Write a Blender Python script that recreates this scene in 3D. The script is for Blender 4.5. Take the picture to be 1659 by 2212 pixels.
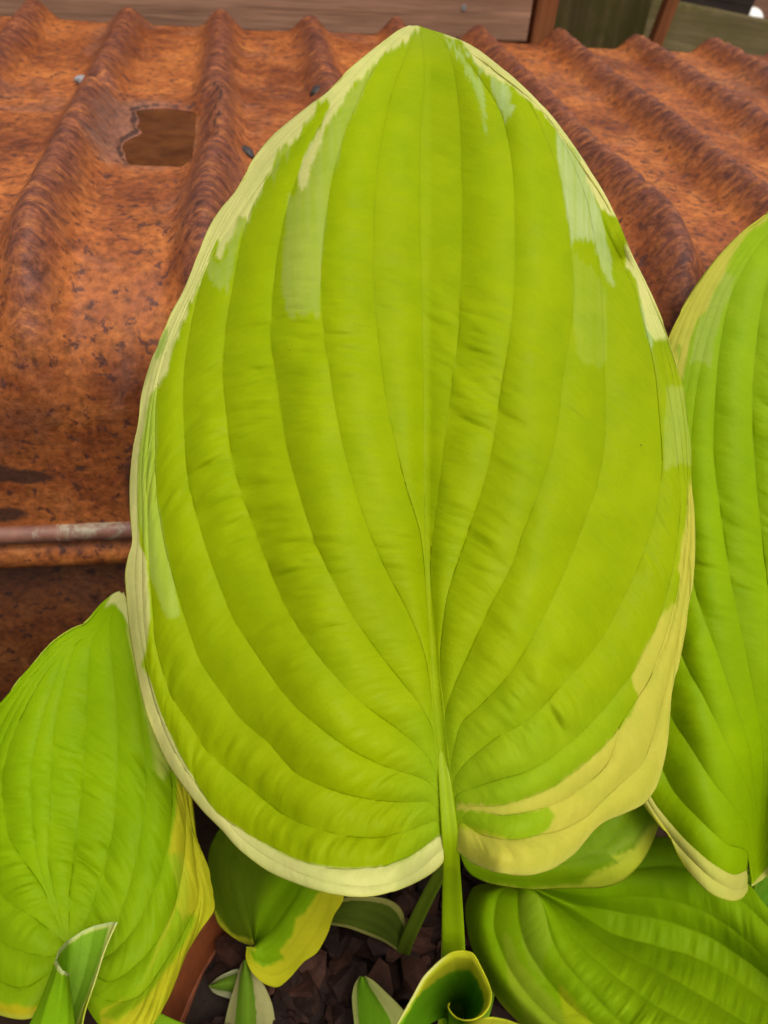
import bpy, bmesh, math, random
import numpy as np
from mathutils import Vector, Matrix

for o in list(bpy.data.objects):
    bpy.data.objects.remove(o, do_unlink=True)
scene = bpy.context.scene
COL = scene.collection
random.seed(7)
RNG = np.random.default_rng(7)

# ------------------------------------------------------------------ camera
# axes of the camera in the world (X along the bin front, Y away from the camera, Z up)
RIGHT = np.array([0.98818532, -0.13463281, 0.07323789])
UP = np.array([0.03787146, 0.67753453, 0.7345153])
FWD = np.array([0.14851106, 0.7230636, -0.67462841])
HC = 0.75
CAM = np.array([0.0, 0.0, HC])
F = 1700.0                       # focal length in reference pixels (frame 1659 x 2212)
cd = bpy.data.cameras.new('camera')
cam = bpy.data.objects.new('camera', cd)
COL.objects.link(cam)
cam.matrix_world = Matrix(((RIGHT[0], UP[0], -FWD[0], CAM[0]),
                           (RIGHT[1], UP[1], -FWD[1], CAM[1]),
                           (RIGHT[2], UP[2], -FWD[2], CAM[2]),
                           (0, 0, 0, 1)))
cd.sensor_fit = 'VERTICAL'
cd.sensor_height = 36.0
cd.sensor_width = 27.0
cd.lens = 36.0 * F / 2212.0
cd.clip_start = 0.01
cd.clip_end = 500.0
cd.dof.use_dof = True
cd.dof.focus_distance = 0.325
cd.dof.aperture_fstop = 13.0
scene.camera = cam

# ------------------------------------------------------------------ light
SUN_EL, SUN_AZ = math.radians(66), math.radians(158)     # azimuth from +Y towards +X
world = bpy.data.worlds.new('World')
scene.world = world
world.use_nodes = True
wn = world.node_tree
bg = wn.nodes['Background']
sky = wn.nodes.new('ShaderNodeTexSky')
sky.sky_type = 'NISHITA'
sky.sun_disc = False
sky.sun_elevation = SUN_EL
sky.sun_rotation = SUN_AZ
sky.air_density = 1.0
sky.dust_density = 6.0
sky.ozone_density = 0.3
hs = wn.nodes.new('ShaderNodeHueSaturation')
hs.inputs['Saturation'].default_value = 0.08
wn.links.new(sky.outputs[0], hs.inputs['Color'])
wn.links.new(hs.outputs[0], bg.inputs['Color'])
bg.inputs['Strength'].default_value = 0.15
sl = bpy.data.lights.new('sun', 'SUN')
sl.energy = 1.15
sl.angle = math.radians(28)
sl.color = (1.0, 0.94, 0.82)
sun = bpy.data.objects.new('sun', sl)
COL.objects.link(sun)
sdir = Vector((math.sin(SUN_AZ) * math.cos(SUN_EL), math.cos(SUN_AZ) * math.cos(SUN_EL), math.sin(SUN_EL)))
sun.rotation_euler = sdir.to_track_quat('Z', 'Y').to_euler()
sun.location = (0, 0, 4)
vs = scene.view_settings
vs.view_transform = 'Standard'
vs.look = 'None'
vs.exposure = 0.36
vs.gamma = 1.0
vs.use_curve_mapping = False

# ------------------------------------------------------------------ helpers
def ray(u, v):
    u = np.asarray(u, float); v = np.asarray(v, float)
    return FWD + RIGHT * ((u - 829.5) / F)[..., None] + UP * ((1106.0 - v) / F)[..., None]

def PX(u, v, d):
    return CAM + ray(u, v) * np.asarray(d, float)[..., None]

_ng = {}
def vnoise(x, y, seed=0):
    """smooth value noise in -1..1"""
    if seed not in _ng:
        _ng[seed] = np.random.default_rng(1000 + seed).uniform(-1, 1, (256, 256))
    g = _ng[seed]
    x = np.asarray(x, float); y = np.asarray(y, float)
    xi = np.floor(x).astype(int); yi = np.floor(y).astype(int)
    fx = x - xi; fy = y - yi
    fx = fx * fx * (3 - 2 * fx); fy = fy * fy * (3 - 2 * fy)
    a = g[xi % 256, yi % 256]; b = g[(xi + 1) % 256, yi % 256]
    c = g[xi % 256, (yi + 1) % 256]; d = g[(xi + 1) % 256, (yi + 1) % 256]
    return (a * (1 - fx) + b * fx) * (1 - fy) + (c * (1 - fx) + d * fx) * fy

def fbm(x, y, seed=0, oct=3):
    s = 0; a = 1.0; n = 0
    for i in range(oct):
        s = s + a * vnoise(x * 2 ** i, y * 2 ** i, seed + i)
        n += a; a *= 0.5
    return s / n

def inside(U, V, poly):
    poly = np.asarray(poly, float)
    res = np.zeros(U.shape, bool)
    x0, y0 = poly[-1]
    for x1, y1 in poly:
        c = (y1 > V) != (y0 > V)
        if abs(y1 - y0) > 1e-9:
            xx = (x0 - x1) * (V - y1) / (y0 - y1) + x1
            res ^= c & (U < xx)
        x0, y0 = x1, y1
    return res

def sstep(a, b, x):
    t = np.clip((x - a) / (b - a), 0, 1)
    return t * t * (3 - 2 * t)

def catmull(pts, per=14):
    p = np.asarray(pts, float)
    p = np.vstack([2 * p[0] - p[1], p, 2 * p[-1] - p[-2]])
    out = []
    for i in range(1, len(p) - 2):
        t = np.linspace(0, 1, per, endpoint=False)[:, None]
        a, b, c, d = p[i - 1], p[i], p[i + 1], p[i + 2]
        # gentle tension so close points do not overshoot
        m1 = (c - a) * 0.42; m2 = (d - b) * 0.42
        L = np.linalg.norm(c - b)
        for m in (m1, m2):
            l = np.linalg.norm(m)
            if l > L and l > 0: m *= L / l
        h = (2 * t ** 3 - 3 * t ** 2 + 1) * b + (t ** 3 - 2 * t ** 2 + t) * m1 + (-2 * t ** 3 + 3 * t ** 2) * c + (t ** 3 - t ** 2) * m2
        out.append(h)
    out.append(p[-2][None])
    return np.vstack(out)

def resample(pts, n):
    c = catmull(pts)
    s = np.concatenate([[0], np.cumsum(np.linalg.norm(np.diff(c, axis=0), axis=1))])
    t = np.linspace(0, s[-1], n)
    return np.stack([np.interp(t, s, c[:, k]) for k in range(c.shape[1])], 1)

def mesh_np(name, verts, quads=None, tris=None):
    me = bpy.data.meshes.new(name)
    faces = []
    nv = len(verts)
    me.vertices.add(nv)
    me.vertices.foreach_set('co', np.asarray(verts, np.float32).ravel())
    if quads is not None:
        q = np.asarray(quads, np.int32)
        me.loops.add(q.size)
        me.loops.foreach_set('vertex_index', q.ravel())
        me.polygons.add(len(q))
        me.polygons.foreach_set('loop_start', np.arange(0, q.size, q.shape[1], dtype=np.int32))
        me.polygons.foreach_set('loop_total', np.full(len(q), q.shape[1], np.int32))
    me.update(calc_edges=True)
    me.validate()
    me.polygons.foreach_set('use_smooth', np.ones(len(me.polygons), bool))
    return me

def grid_quads(nr, nc):
    i = np.arange(nr - 1)[:, None] * nc + np.arange(nc - 1)[None]
    i = i.ravel()
    return np.stack([i, i + 1, i + nc + 1, i + nc], 1)

def add_color(me, rgb, name='Col'):
    a = me.color_attributes.new(name, 'FLOAT_COLOR', 'POINT')
    c = np.ones((len(me.vertices), 4), np.float32)
    c[:, :3] = rgb
    a.data.foreach_set('color', c.ravel())

def add_vec(me, val, name):
    a = me.attributes.new(name, 'FLOAT_VECTOR', 'POINT')
    a.data.foreach_set('vector', np.asarray(val, np.float32).ravel())

def add_float(me, val, name):
    a = me.attributes.new(name, 'FLOAT', 'POINT')
    a.data.foreach_set('value', np.asarray(val, np.float32).ravel())

def link(name, me, mat, parent=None):
    o = bpy.data.objects.new(name, me)
    COL.objects.link(o)
    if mat is not None and len(me.materials) == 0:
        me.materials.append(mat)
    if parent is not None:
        o.parent = parent
    return o

def tag(o, label, cat, group=None):
    o['label'] = label; o['category'] = cat
    if group: o['group'] = group
    return o

def struct(o, kind='structure', label=None):
    o['kind'] = kind
    if label: o['label'] = label
    return o

def empty(name, loc):
    o = bpy.data.objects.new(name, None)
    o.empty_display_size = 0.05
    COL.objects.link(o)
    o.location = loc
    return o

# node helper -------------------------------------------------------
class NT:
    def __init__(self, name):
        self.m = bpy.data.materials.new(name)
        self.m.use_nodes = True
        self.t = self.m.node_tree
        self.b = self.t.nodes['Principled BSDF']
        self.out = self.t.nodes['Material Output']
    def n(self, typ, **kw):
        nd = self.t.nodes.new(typ)
        for k, v in kw.items():
            if k in nd.inputs.keys() if hasattr(nd.inputs, 'keys') else False:
                nd.inputs[k].default_value = v
            else:
                setattr(nd, k, v)
        return nd
    def l(self, a, b):
        self.t.links.new(a, b)
    def coord(self, scale=(1, 1, 1), kind='Object'):
        tc = self.n('ShaderNodeTexCoord')
        mp = self.n('ShaderNodeMapping')
        mp.inputs['Scale'].default_value = scale
        self.l(tc.outputs[kind], mp.inputs['Vector'])
        return mp.outputs[0]
    def noise(self, vec, scale, detail=4, rough=0.6, dist=0.0):
        nd = self.n('ShaderNodeTexNoise')
        nd.inputs['Scale'].default_value = scale
        nd.inputs['Detail'].default_value = detail
        nd.inputs['Roughness'].default_value = rough
        nd.inputs['Distortion'].default_value = dist
        self.l(vec, nd.inputs['Vector'])
        return nd.outputs['Fac']
    def ramp(self, fac, stops):
        r = self.n('ShaderNodeValToRGB')
        els = r.color_ramp.elements
        while len(els) < len(stops): els.new(0.5)
        for e, (p, c) in zip(els, stops):
            e.position = p
            e.color = (*c, 1) if not isinstance(c, (int, float)) else (c, c, c, 1)
        self.l(fac, r.inputs[0])
        return r.outputs[0]
    def mix(self, fac, a, b, mode='MIX'):
        mx = self.n('ShaderNodeMix', data_type='RGBA', blend_type=mode)
        for s, val in ((0, fac), (6, a), (7, b)):
            if hasattr(val, 'is_linked'): self.l(val, mx.inputs[s])
            elif isinstance(val, (int, float)): mx.inputs[s].default_value = val if s == 0 else (val, val, val, 1)
            else: mx.inputs[s].default_value = (*val, 1)
        return mx.outputs[2]
    def math(self, op, a, b=0.5, c=None):
        m = self.n('ShaderNodeMath', operation=op)
        for i, val in enumerate((a, b, c)):
            if val is None: continue
            if hasattr(val, 'is_linked'): self.l(val, m.inputs[i])
            else: m.inputs[i].default_value = val
        return m.outputs[0]
    def attr(self, name):
        a = self.n('ShaderNodeAttribute')
        a.attribute_name = name
        return a
    def bump(self, h, strength, dist, prev=None):
        b = self.n('ShaderNodeBump')
        b.inputs['Strength'].default_value = strength
        b.inputs['Distance'].default_value = dist
        self.l(h, b.inputs['Height'])
        if prev is not None: self.l(prev, b.inputs['Normal'])
        return b.outputs[0]

# ------------------------------------------------------------------ materials
def mat_leaf(name, trans=0.36, rough=0.48, spec=0.05):
    k = NT(name)
    col = k.attr('Col').outputs['Color']
    v = k.coord()
    n1 = k.noise(v, 60, 4, 0.6)
    col2 = k.mix(k.ramp(n1, [(0.35, 0.0), (0.7, 1.0)]), col, k.mix(1.0, col, (0.86, 0.93, 0.8), 'MULTIPLY'))
    n2 = k.noise(v, 900, 2, 0.6)
    col3 = k.mix(k.ramp(n2, [(0.3, 0.0), (0.75, 0.35)]), col2, k.mix(1.0, col2, (0.85, 0.9, 0.8), 'MULTIPLY'))
    fi = k.attr('fib')
    lad = k.noise(fi.outputs['Vector'], 1.0, 3, 0.6, 0.25)
    col3 = k.mix(k.ramp(lad, [(0.35, 0.0), (0.68, 0.25)]), col3, k.mix(1.0, col3, (0.80, 0.86, 0.75), 'MULTIPLY'))
    # rare dark specks
    vo = k.n('ShaderNodeTexVoronoi'); vo.inputs['Scale'].default_value = 75
    k.l(v, vo.inputs['Vector'])
    sp = k.ramp(vo.outputs['Distance'], [(0.018, 1.0), (0.035, 0.0)])
    rn = k.n('ShaderNodeSeparateColor'); k.l(vo.outputs['Color'], rn.inputs[0])
    pick = k.math('GREATER_THAN', rn.outputs[0], 0.78)
    col4 = k.mix(k.math('MULTIPLY', sp, pick), col3, (0.05, 0.06, 0.01))
    k.l(col4, k.b.inputs['Base Color'])
    k.b.inputs['Roughness'].default_value = rough
    k.b.inputs['Specular IOR Level'].default_value = spec
    rr = k.ramp(k.noise(v, 35, 3), [(0.3, rough - 0.07), (0.7, rough + 0.1)])
    k.l(rr, k.b.inputs['Roughness'])
    b1 = k.bump(k.noise(v, 700, 3, 0.6), 0.22, 0.0004)
    b2 = k.bump(k.noise(v, 160, 2, 0.5), 0.25, 0.0010, b1)
    b2 = k.bump(lad, 0.20, 0.0012, b2)
    k.l(b2, k.b.inputs['Normal'])
    tr = k.n('ShaderNodeBsdfTranslucent')
    k.l(k.mix(1.0, col4, (1.0, 1.05, 0.7), 'MULTIPLY'), tr.inputs['Color'])
    k.l(b2, tr.inputs['Normal'])
    ms = k.n('ShaderNodeMixShader')
    ms.inputs[0].default_value = trans
    k.l(k.b.outputs[0], ms.inputs[1]); k.l(tr.outputs[0], ms.inputs[2])
    k.l(ms.outputs[0], k.out.inputs['Surface'])
    return k.m

def mat_rust(name, bright=1.0, use_ridge=True):
    k = NT(name)
    v = k.coord()
    big = k.noise(v, 9, 5, 0.62, 0.4)
    mid = k.noise(v, 38, 6, 0.68, 0.5)
    fine = k.noise(v, 210, 5, 0.65)
    base = k.ramp(mid, [(0.28, (0.19, 0.050, 0.018)), (0.44, (0.34, 0.095, 0.024)), (0.58, (0.44, 0.135, 0.032)), (0.75, (0.52, 0.195, 0.055))])
    warm = k.ramp(big, [(0.34, (0.58, 0.50, 0.50)), (0.52, (1.0, 0.98, 0.95)), (0.70, (1.22, 1.28, 1.15))])
    c = k.mix(1.0, base, warm, 'MULTIPLY')
    # lilac-brown film
    film = k.ramp(k.noise(v, 13, 4, 0.6, 0.8), [(0.54, 0.0), (0.68, 0.55)])
    c = k.mix(film, c, (0.20, 0.088, 0.062))
    # dark flecks
    vs_ = k.coord((1.0, 1.0, 1.0))
    fl = k.ramp(k.noise(vs_, 150, 4, 0.6, 0.3), [(0.57, 0.0), (0.64, 0.85)])
    c = k.mix(fl, c, (0.085, 0.030, 0.022))
    sp2 = k.ramp(k.noise(vs_, 60, 3, 0.7, 0.2), [(0.64, 0.0), (0.70, 0.75)])
    c = k.mix(sp2, c, (0.075, 0.030, 0.026))
    gr = k.ramp(fine, [(0.32, 0.55), (0.5, 1.0), (0.68, 1.4)])
    c = k.mix(1.0, c, gr, 'MULTIPLY')
    h2 = fine
    if use_ridge:
        ridge = k.attr('ridge').outputs['Fac']
        # short streaks across the ridges, from the crimping of the sheet
        vc = k.coord((40, 130, 40))
        st = k.noise(vc, 1.0, 5, 0.75, 0.9)
        cr = k.ramp(st, [(0.36, (0.075, 0.024, 0.018)), (0.48, (0.16, 0.048, 0.028)), (0.58, (0.29, 0.088, 0.030)), (0.70, (0.42, 0.15, 0.045))])
        rm = k.ramp(k.math('ADD', ridge, k.math('MULTIPLY', k.math('SUBTRACT', mid, 0.5), 1.1)), [(0.25, 0.0), (0.75, 0.9)])
        c = k.mix(rm, c, k.mix(1.0, cr, gr, 'MULTIPLY'))
        h2 = k.math('ADD', fine, k.math('MULTIPLY', st, k.math('MULTIPLY', ridge, 1.3)))
        wet = k.attr('wet').outputs['Fac']
        wm = k.ramp(k.math('ADD', wet, k.math('MULTIPLY', k.math('SUBTRACT', mid, 0.5), 0.8)), [(0.40, 0.0), (0.65, 0.55)])
        c = k.mix(wm, c, k.mix(1.0, (0.21, 0.11, 0.085), gr, 'MULTIPLY'))
        stain = k.attr('stain').outputs['Fac']
        sm = k.ramp(k.math('ADD', stain, k.math('MULTIPLY', k.math('SUBTRACT', mid, 0.5), 0.9)), [(0.42, 0.0), (0.60, 0.88)])
        c = k.mix(sm, c, (0.050, 0.022, 0.016))
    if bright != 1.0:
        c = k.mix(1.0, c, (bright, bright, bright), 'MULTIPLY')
    k.l(c, k.b.inputs['Base Color'])
    rg = k.ramp(k.math('ADD', k.math('MULTIPLY', film, -0.5), mid), [(0.0, 0.40), (0.6, 0.62)])
    k.l(rg, k.b.inputs['Roughness'])
    k.b.inputs['Specular IOR Level'].default_value = 0.22
    b1 = k.bump(h2, 0.45, 0.0012)
    b2 = k.bump(mid, 0.35, 0.003, b1)
    k.l(b2, k.b.inputs['Normal'])
    return k.m

def mat_wood(name, c0, c1, axis='X', scale=1.0, moss=None, rough=0.75):
    k = NT(name)
    s = {'X': (3, 60, 60), 'Y': (60, 3, 60), 'Z': (60, 60, 3)}[axis]
    v = k.coord(tuple(a * scale for a in s))
    g = k.noise(v, 1.0, 6, 0.65, 0.6)
    g2 = k.noise(k.coord(tuple(a * scale * 4 for a in s)), 1.0, 4, 0.6, 0.2)
    c = k.ramp(g, [(0.3, c0), (0.7, c1)])
    c = k.mix(1.0, c, k.ramp(g2, [(0.3, 0.72), (0.7, 1.2)]), 'MULTIPLY')
    vb = k.coord()
    c = k.mix(1.0, c, k.ramp(k.noise(vb, 5, 4), [(0.3, 0.75), (0.7, 1.2)]), 'MULTIPLY')
    if moss:
        mk = k.ramp(k.noise(vb, 14, 6, 0.65, 0.5), [(0.45, 0.0), (0.62, 0.85)])
        c = k.mix(mk, c, moss)
    k.l(c, k.b.inputs['Base Color'])
    k.b.inputs['Roughness'].default_value = rough
    k.b.inputs['Specular IOR Level'].default_value = 0.08
    k.l(k.bump(k.math('ADD', g, g2), 0.4, 0.002), k.b.inputs['Normal'])
    return k.m

def mat_plain(name, c0, c1, scale=40, rough=0.6, spec=0.4, bump=0.3, bd=0.001):
    k = NT(name)
    v = k.coord()
    n = k.noise(v, scale, 5, 0.62, 0.3)
    c = k.ramp(n, [(0.3, c0), (0.7, c1)])
    c = k.mix(1.0, c, k.ramp(k.noise(v, scale * 6, 3), [(0.3, 0.8), (0.7, 1.15)]), 'MULTIPLY')
    k.l(c, k.b.inputs['Base Color'])
    k.b.inputs['Roughness'].default_value = rough
    k.b.inputs['Specular IOR Level'].default_value = spec
    k.l(k.bump(n, bump, bd), k.b.inputs['Normal'])
    return k.m

M_LEAF = mat_leaf('hosta_leaf')
M_PET = mat_leaf('hosta_petiole', 0.15, 0.45, 0.12)
M_RUST = mat_rust('rusty_corrugated_steel', 0.72)
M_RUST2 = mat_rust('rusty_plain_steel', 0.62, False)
M_RUST3 = mat_rust('shade_darkened_rusty_steel', 0.26, False)  # same rust darkened, shade of the recessed lower wall put into the colour

# ------------------------------------------------------------------ ground
me = mesh_np('ground', [(-60, -60, 0), (60, -60, 0), (60, 60, 0), (-60, 60, 0)], [(0, 1, 2, 3)])
ground = struct(link('ground', me, mat_plain('garden_earth', (0.010, 0.006, 0.003), (0.028, 0.016, 0.009), 12, 0.95, 0.04, 0.6, 0.01)))

# ------------------------------------------------------------------ rusty bin with a corrugated bullnose sheet
PITCH, A0 = 0.09, -0.1161
ZP = HC - 0.19127        # pan level
RH = 0.0155              # ridge height
YFAR, YF, RAD = 0.940, 0.372, 0.078
ZRIM = HC - 0.349
X0, X1 = -0.62, 1.05
bin_root = empty('steel_bin', (0.2, 0.66, 0))
BR = np.array([0.2, 0.66, 0])
tag(bin_root, 'rusty orange corrugated steel bin with a rounded front edge behind the leaves', 'bin')

nx = 640
xs = np.linspace(X0, X1, nx)
# path along the sheet: top, arc, front
top_len = YFAR - (YF + RAD)
arc_len = RAD * math.pi / 2
front_len = (ZP - RAD) - ZRIM
L = top_len + arc_len + front_len
sv = np.concatenate([np.linspace(0, top_len, 150, endpoint=False), np.linspace(top_len, top_len + arc_len, 60, endpoint=False), np.linspace(top_len + arc_len, L, 50)])
S, X = np.meshgrid(sv, xs, indexing='ij')
a = np.clip((S - top_len) / RAD, 0, math.pi / 2)
Yb = np.where(S < top_len, YFAR - S, YF + RAD - RAD * np.sin(a))
Zb = np.where(S < top_len, ZP, np.where(S < top_len + arc_len, ZP - RAD + RAD * np.cos(a), ZP - RAD - (S - top_len - arc_len)))
NY = -np.sin(a); NZ = np.cos(a)
ph = (X - A0) / PITCH
wob = 0.05 * fbm(X * 3, S * 5, 20)
fr = np.abs(((ph + wob + 0.5) % 1.0) - 0.5)              # 0 at the crest, .5 mid pan
hw = 0.27
prof = np.where(fr < hw, 0.5 + 0.5 * np.cos(np.pi * np.clip(fr / hw, 0, 1)), 0)
prof = prof ** 0.95
fade = 1 - sstep(top_len + 0.15 * arc_len, top_len + arc_len * 1.15, S)
ridx = np.round(ph)
amp = RH * (1 + 0.35 * sstep(0.1, top_len, S)) * (1 + 0.1 * vnoise(ridx * 3.3, S * 6, 31))
# crimps across the ridges and general dents
crimp = vnoise(X * 45, S * 190 + 4 * vnoise(X * 20, S * 20, 3), 5)
hgt = amp * prof * fade + prof * fade * 0.0017 * crimp + 0.0014 * fbm(X * 9, S * 9, 8) + 0.0004 * fbm(X * 60, S * 60, 9)
# dent that holds the puddle, and a knock in the ridge beside it
yy = YFAR - S
XJ = X - 0.008 + 0.004 * vnoise(S * 55, X * 8, 14); YJ = yy + 0.006 * vnoise(X * 45, S * 5, 15) + 0.10 * (X + 0.06) * (yy - 0.61) / 0.06 * -0.6
pw = sstep(-0.114, -0.088, XJ) * (1 - sstep(-0.041, -0.027, XJ)) * sstep(0.540, 0.560, YJ) * (1 - sstep(0.668, 0.682, YJ))
jag = 0.008 * vnoise(X * 0 + 3, S * 38, 12) + 0.0025 * vnoise(X * 60, S * 60, 13)
pl = sstep(-0.106, -0.084, XJ + jag + 0.012 * np.exp(-((yy - 0.615) / 0.016) ** 2) * -1.0)
pw = pw * pl
hgt = hgt - 0.0085 * pw * (S < top_len)
kn = np.exp(-(((X + 0.116) / 0.017) ** 2 + ((yy - 0.688 + (X + 0.116) * 0.55) / 0.011) ** 2))
hgt = hgt - 0.010 * kn
# overlapping sheet edge running down the rounded front
xs_lap = -0.092 + 0.006 * vnoise(S * 8, S * 0 + 2, 40) + 0.012 * sstep(top_len + arc_len, L, S)
lap = sstep(0, 0.0035, X - xs_lap) * sstep(top_len + 0.5 * arc_len, top_len + arc_len, S)
hgt = hgt - 0.0022 * lap
Yv = Yb + NY * hgt; Zv = Zb + NZ * hgt
# ragged far edge
verts = np.stack([X, Yv, Zv], -1).reshape(-1, 3) - BR
me = mesh_np('corrugated_sheet', verts, grid_quads(len(sv), nx)[:, ::-1])
side = np.clip(prof * 1.0, 0, 1) * (0.25 + 0.75 * fade)
add_float(me, side, 'ridge')
st = np.zeros_like(X)
st += 0.75 * np.exp(-((X - xs_lap - 0.011) / 0.010) ** 2) * sstep(top_len + 0.7 * arc_len, L, S)
for (bx, bs, rx, rs, am) in [(-0.155, L - 0.045, 0.016, 0.009, 0.7), (-0.130, L - 0.040, 0.020, 0.006, 0.6), (-0.105, L - 0.046, 0.006, 0.004, 0.6), (-0.162, L - 0.012, 0.02, 0.006, 0.5), (-0.175, L - 0.07, 0.008, 0.012, 0.5)]:
    st += am * np.exp(-(((X - bx) / rx) ** 2 + ((S - bs) / rs) ** 2))
st += 0.45 * sstep(L - 0.06, L, S) * (0.5 + 0.5 * fbm(X * 30, S * 30, 51))
st += 0.75 * np.exp(-((pw - 0.25) / 0.16) ** 2) * (S < top_len) * (X > -0.112) + 0.5 * kn
add_float(me, st, 'stain')
wet = 0.8 * np.exp(-(((X + 0.075) / 0.040) ** 4 + ((yy - 0.612) / 0.085) ** 4)) * (S < top_len)
add_float(me, wet, 'wet')
sheet = link('corrugated_sheet', me, M_RUST, bin_root)
sm = sheet.modifiers.new('thick', 'SOLIDIFY'); sm.thickness = 0.0012; sm.offset = -1

def profile_bar(name, prof_yz, x0, x1, mat, parent, n=120, wob=0.0, seed=0):
    """closed profile in y,z swept along x"""
    p = np.asarray(prof_yz, float)
    xs_ = np.linspace(x0, x1, n)
    V = np.zeros((n, len(p), 3))
    V[:, :, 0] = xs_[:, None]
    V[:, :, 1] = p[None, :, 0]; V[:, :, 2] = p[None, :, 1]
    if wob:
        V[:, :, 1] += wob * vnoise(xs_[:, None] * 22, np.arange(len(p))[None] * 0.7, seed)
        V[:, :, 2] += wob * vnoise(xs_[:, None] * 17 + 9, np.arange(len(p))[None] * 0.5, seed + 1)
    V = V.reshape(-1, 3) - BR
    m = len(p)
    i, j = np.meshgrid(np.arange(n - 1), np.arange(m), indexing='ij')
    q = np.stack([i * m + j, (i + 1) * m + j, (i + 1) * m + (j + 1) % m, i * m + (j + 1) % m], -1).reshape(-1, 4)
    me = mesh_np(name, V, q)
    return link(name, me, mat, parent)

# painted flat bar below the sheet
k = NT('flaking_cream_paint')
v = k.coord()
pm = k.ramp(k.noise(v, 26, 5, 0.7, 0.6), [(0.49, 0.0), (0.57, 0.8)])
cr = k.ramp(k.noise(v, 90, 4), [(0.3, (0.12, 0.045, 0.028)), (0.7, (0.20, 0.080, 0.048))])
cp = k.mix(pm, cr, k.ramp(k.noise(v, 60, 4), [(0.3, (0.22, 0.18, 0.11)), (0.7, (0.36, 0.31, 0.21))]))
k.l(cp, k.b.inputs['Base Color']); k.b.inputs['Roughness'].default_value = 0.55
k.l(k.bump(pm, 0.4, 0.0008), k.b.inputs['Normal'])
M_PAINT = k.m
zr = ZRIM
bar = [(YF + 0.004, zr + 0.0015), (YF - 0.002, zr + 0.002), (YF - 0.0055, zr - 0.0005), (YF - 0.0065, zr - 0.004), (YF - 0.006, zr - 0.008), (YF - 0.003, zr - 0.0105), (YF + 0.004, zr - 0.0105)]
profile_bar('rim_bar', bar, X0, X1, M_PAINT, bin_root, 200, 0.0006, 60)
b0 = zr - 0.0135
bead = [(YF + 0.020, b0 + 0.002), (YF + 0.004, b0 + 0.0015)] + [(YF + 0.007 - 0.0115 * math.sin(t), b0 - 0.012 + 0.0125 * math.cos(t)) for t in np.linspace(0.15, 2.75, 9)] + [(YF + 0.020, b0 - 0.026)]
profile_bar('rolled_bead', bead, X0, X1, M_RUST2, bin_root, 240, 0.0008, 70)
wall = [(YF + 0.030, b0 - 0.002), (YF + 0.016, b0 - 0.004), (YF + 0.017, 0.25), (YF + 0.018, 0.12), (YF + 0.016, 0.0), (YF + 0.030, 0.0)]
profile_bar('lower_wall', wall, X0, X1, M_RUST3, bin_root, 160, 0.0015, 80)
for nm, xa in (('side_wall', X0 + 0.004), ('side_wall', X1 - 0.010)):
    pr = [(YF + 0.035, 0.0), (YF + 0.035, ZP - 0.05), (YF + 0.09, ZP - 0.004), (YFAR - 0.02, ZP - 0.004), (YFAR - 0.02, 0.0)]
    V = []
    for x in (xa, xa + 0.006):
        V += [(x, y, z) for y, z in pr]
    bm = bmesh.new()
    vv = [bm.verts.new(Vector(p) - Vector(BR)) for p in V]
    n5 = len(pr)
    bm.faces.new(vv[:n5]); bm.faces.new(vv[n5:][::-1])
    for i in range(n5):
        bm.faces.new((vv[i], vv[i + n5], vv[(i + 1) % n5 + n5], vv[(i + 1) % n5]))
    bmesh.ops.recalc_face_normals(bm, faces=bm.faces)
    me = bpy.data.meshes.new(nm); bm.to_mesh(me); bm.free()
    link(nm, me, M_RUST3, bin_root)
def box_mesh(name, lo, hi, bev=0.002, org=(0, 0, 0), warp=0.0):
    bm = bmesh.new()
    bmesh.ops.create_cube(bm, size=1.0)
    lo = Vector(lo); hi = Vector(hi)
    for vtx in bm.verts:
        vtx.co = Vector((lo[i] + (vtx.co[i] + 0.5) * (hi[i] - lo[i]) for i in range(3))) - Vector(org)
        if warp:
            vtx.co += Vector([random.uniform(-warp, warp) for _ in range(3)])
    if bev:
        bmesh.ops.bevel(bm, geom=bm.edges[:], offset=bev, segments=2, affect='EDGES', profile=0.6)
    me = bpy.data.meshes.new(name); bm.to_mesh(me); bm.free()
    return me
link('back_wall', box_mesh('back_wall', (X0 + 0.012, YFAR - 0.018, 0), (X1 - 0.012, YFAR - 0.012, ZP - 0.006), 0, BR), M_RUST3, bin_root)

# puddle: a level water sheet; only the dent of the sheet lies below its level
k = NT('rusty_rain_water')
k.l(k.ramp(k.noise(k.coord(), 55, 4, 0.6), [(0.35, (0.045, 0.012, 0.003)), (0.7, (0.11, 0.034, 0.008))]), k.b.inputs['Base Color'])
k.b.inputs['Roughness'].default_value = 0.03
k.b.inputs['IOR'].default_value = 1.33
k.b.inputs['Specular IOR Level'].default_value = 0.5
k.l(k.bump(k.noise(k.coord(), 40, 2), 0.03, 0.002), k.b.inputs['Normal'])
ang = np.linspace(0, 2 * math.pi, 40, endpoint=False)
pv = []
for t in ang:
    c, s_ = math.cos(t), math.sin(t)
    sc = (abs(c) ** 5 + abs(s_) ** 5) ** (-1 / 5)
    pv.append((-0.062 + 0.042 * sc * c, 0.612 + 0.067 * sc * s_, ZP - 0.0034))
me = bpy.data.meshes.new('puddle')
me.from_pydata([tuple(p) for p in pv], [], [tuple(range(40))])
puddle = struct(link('puddle', me, k.m), 'structure', 'small dark puddle of rain water in a dent between two ridges')

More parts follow.
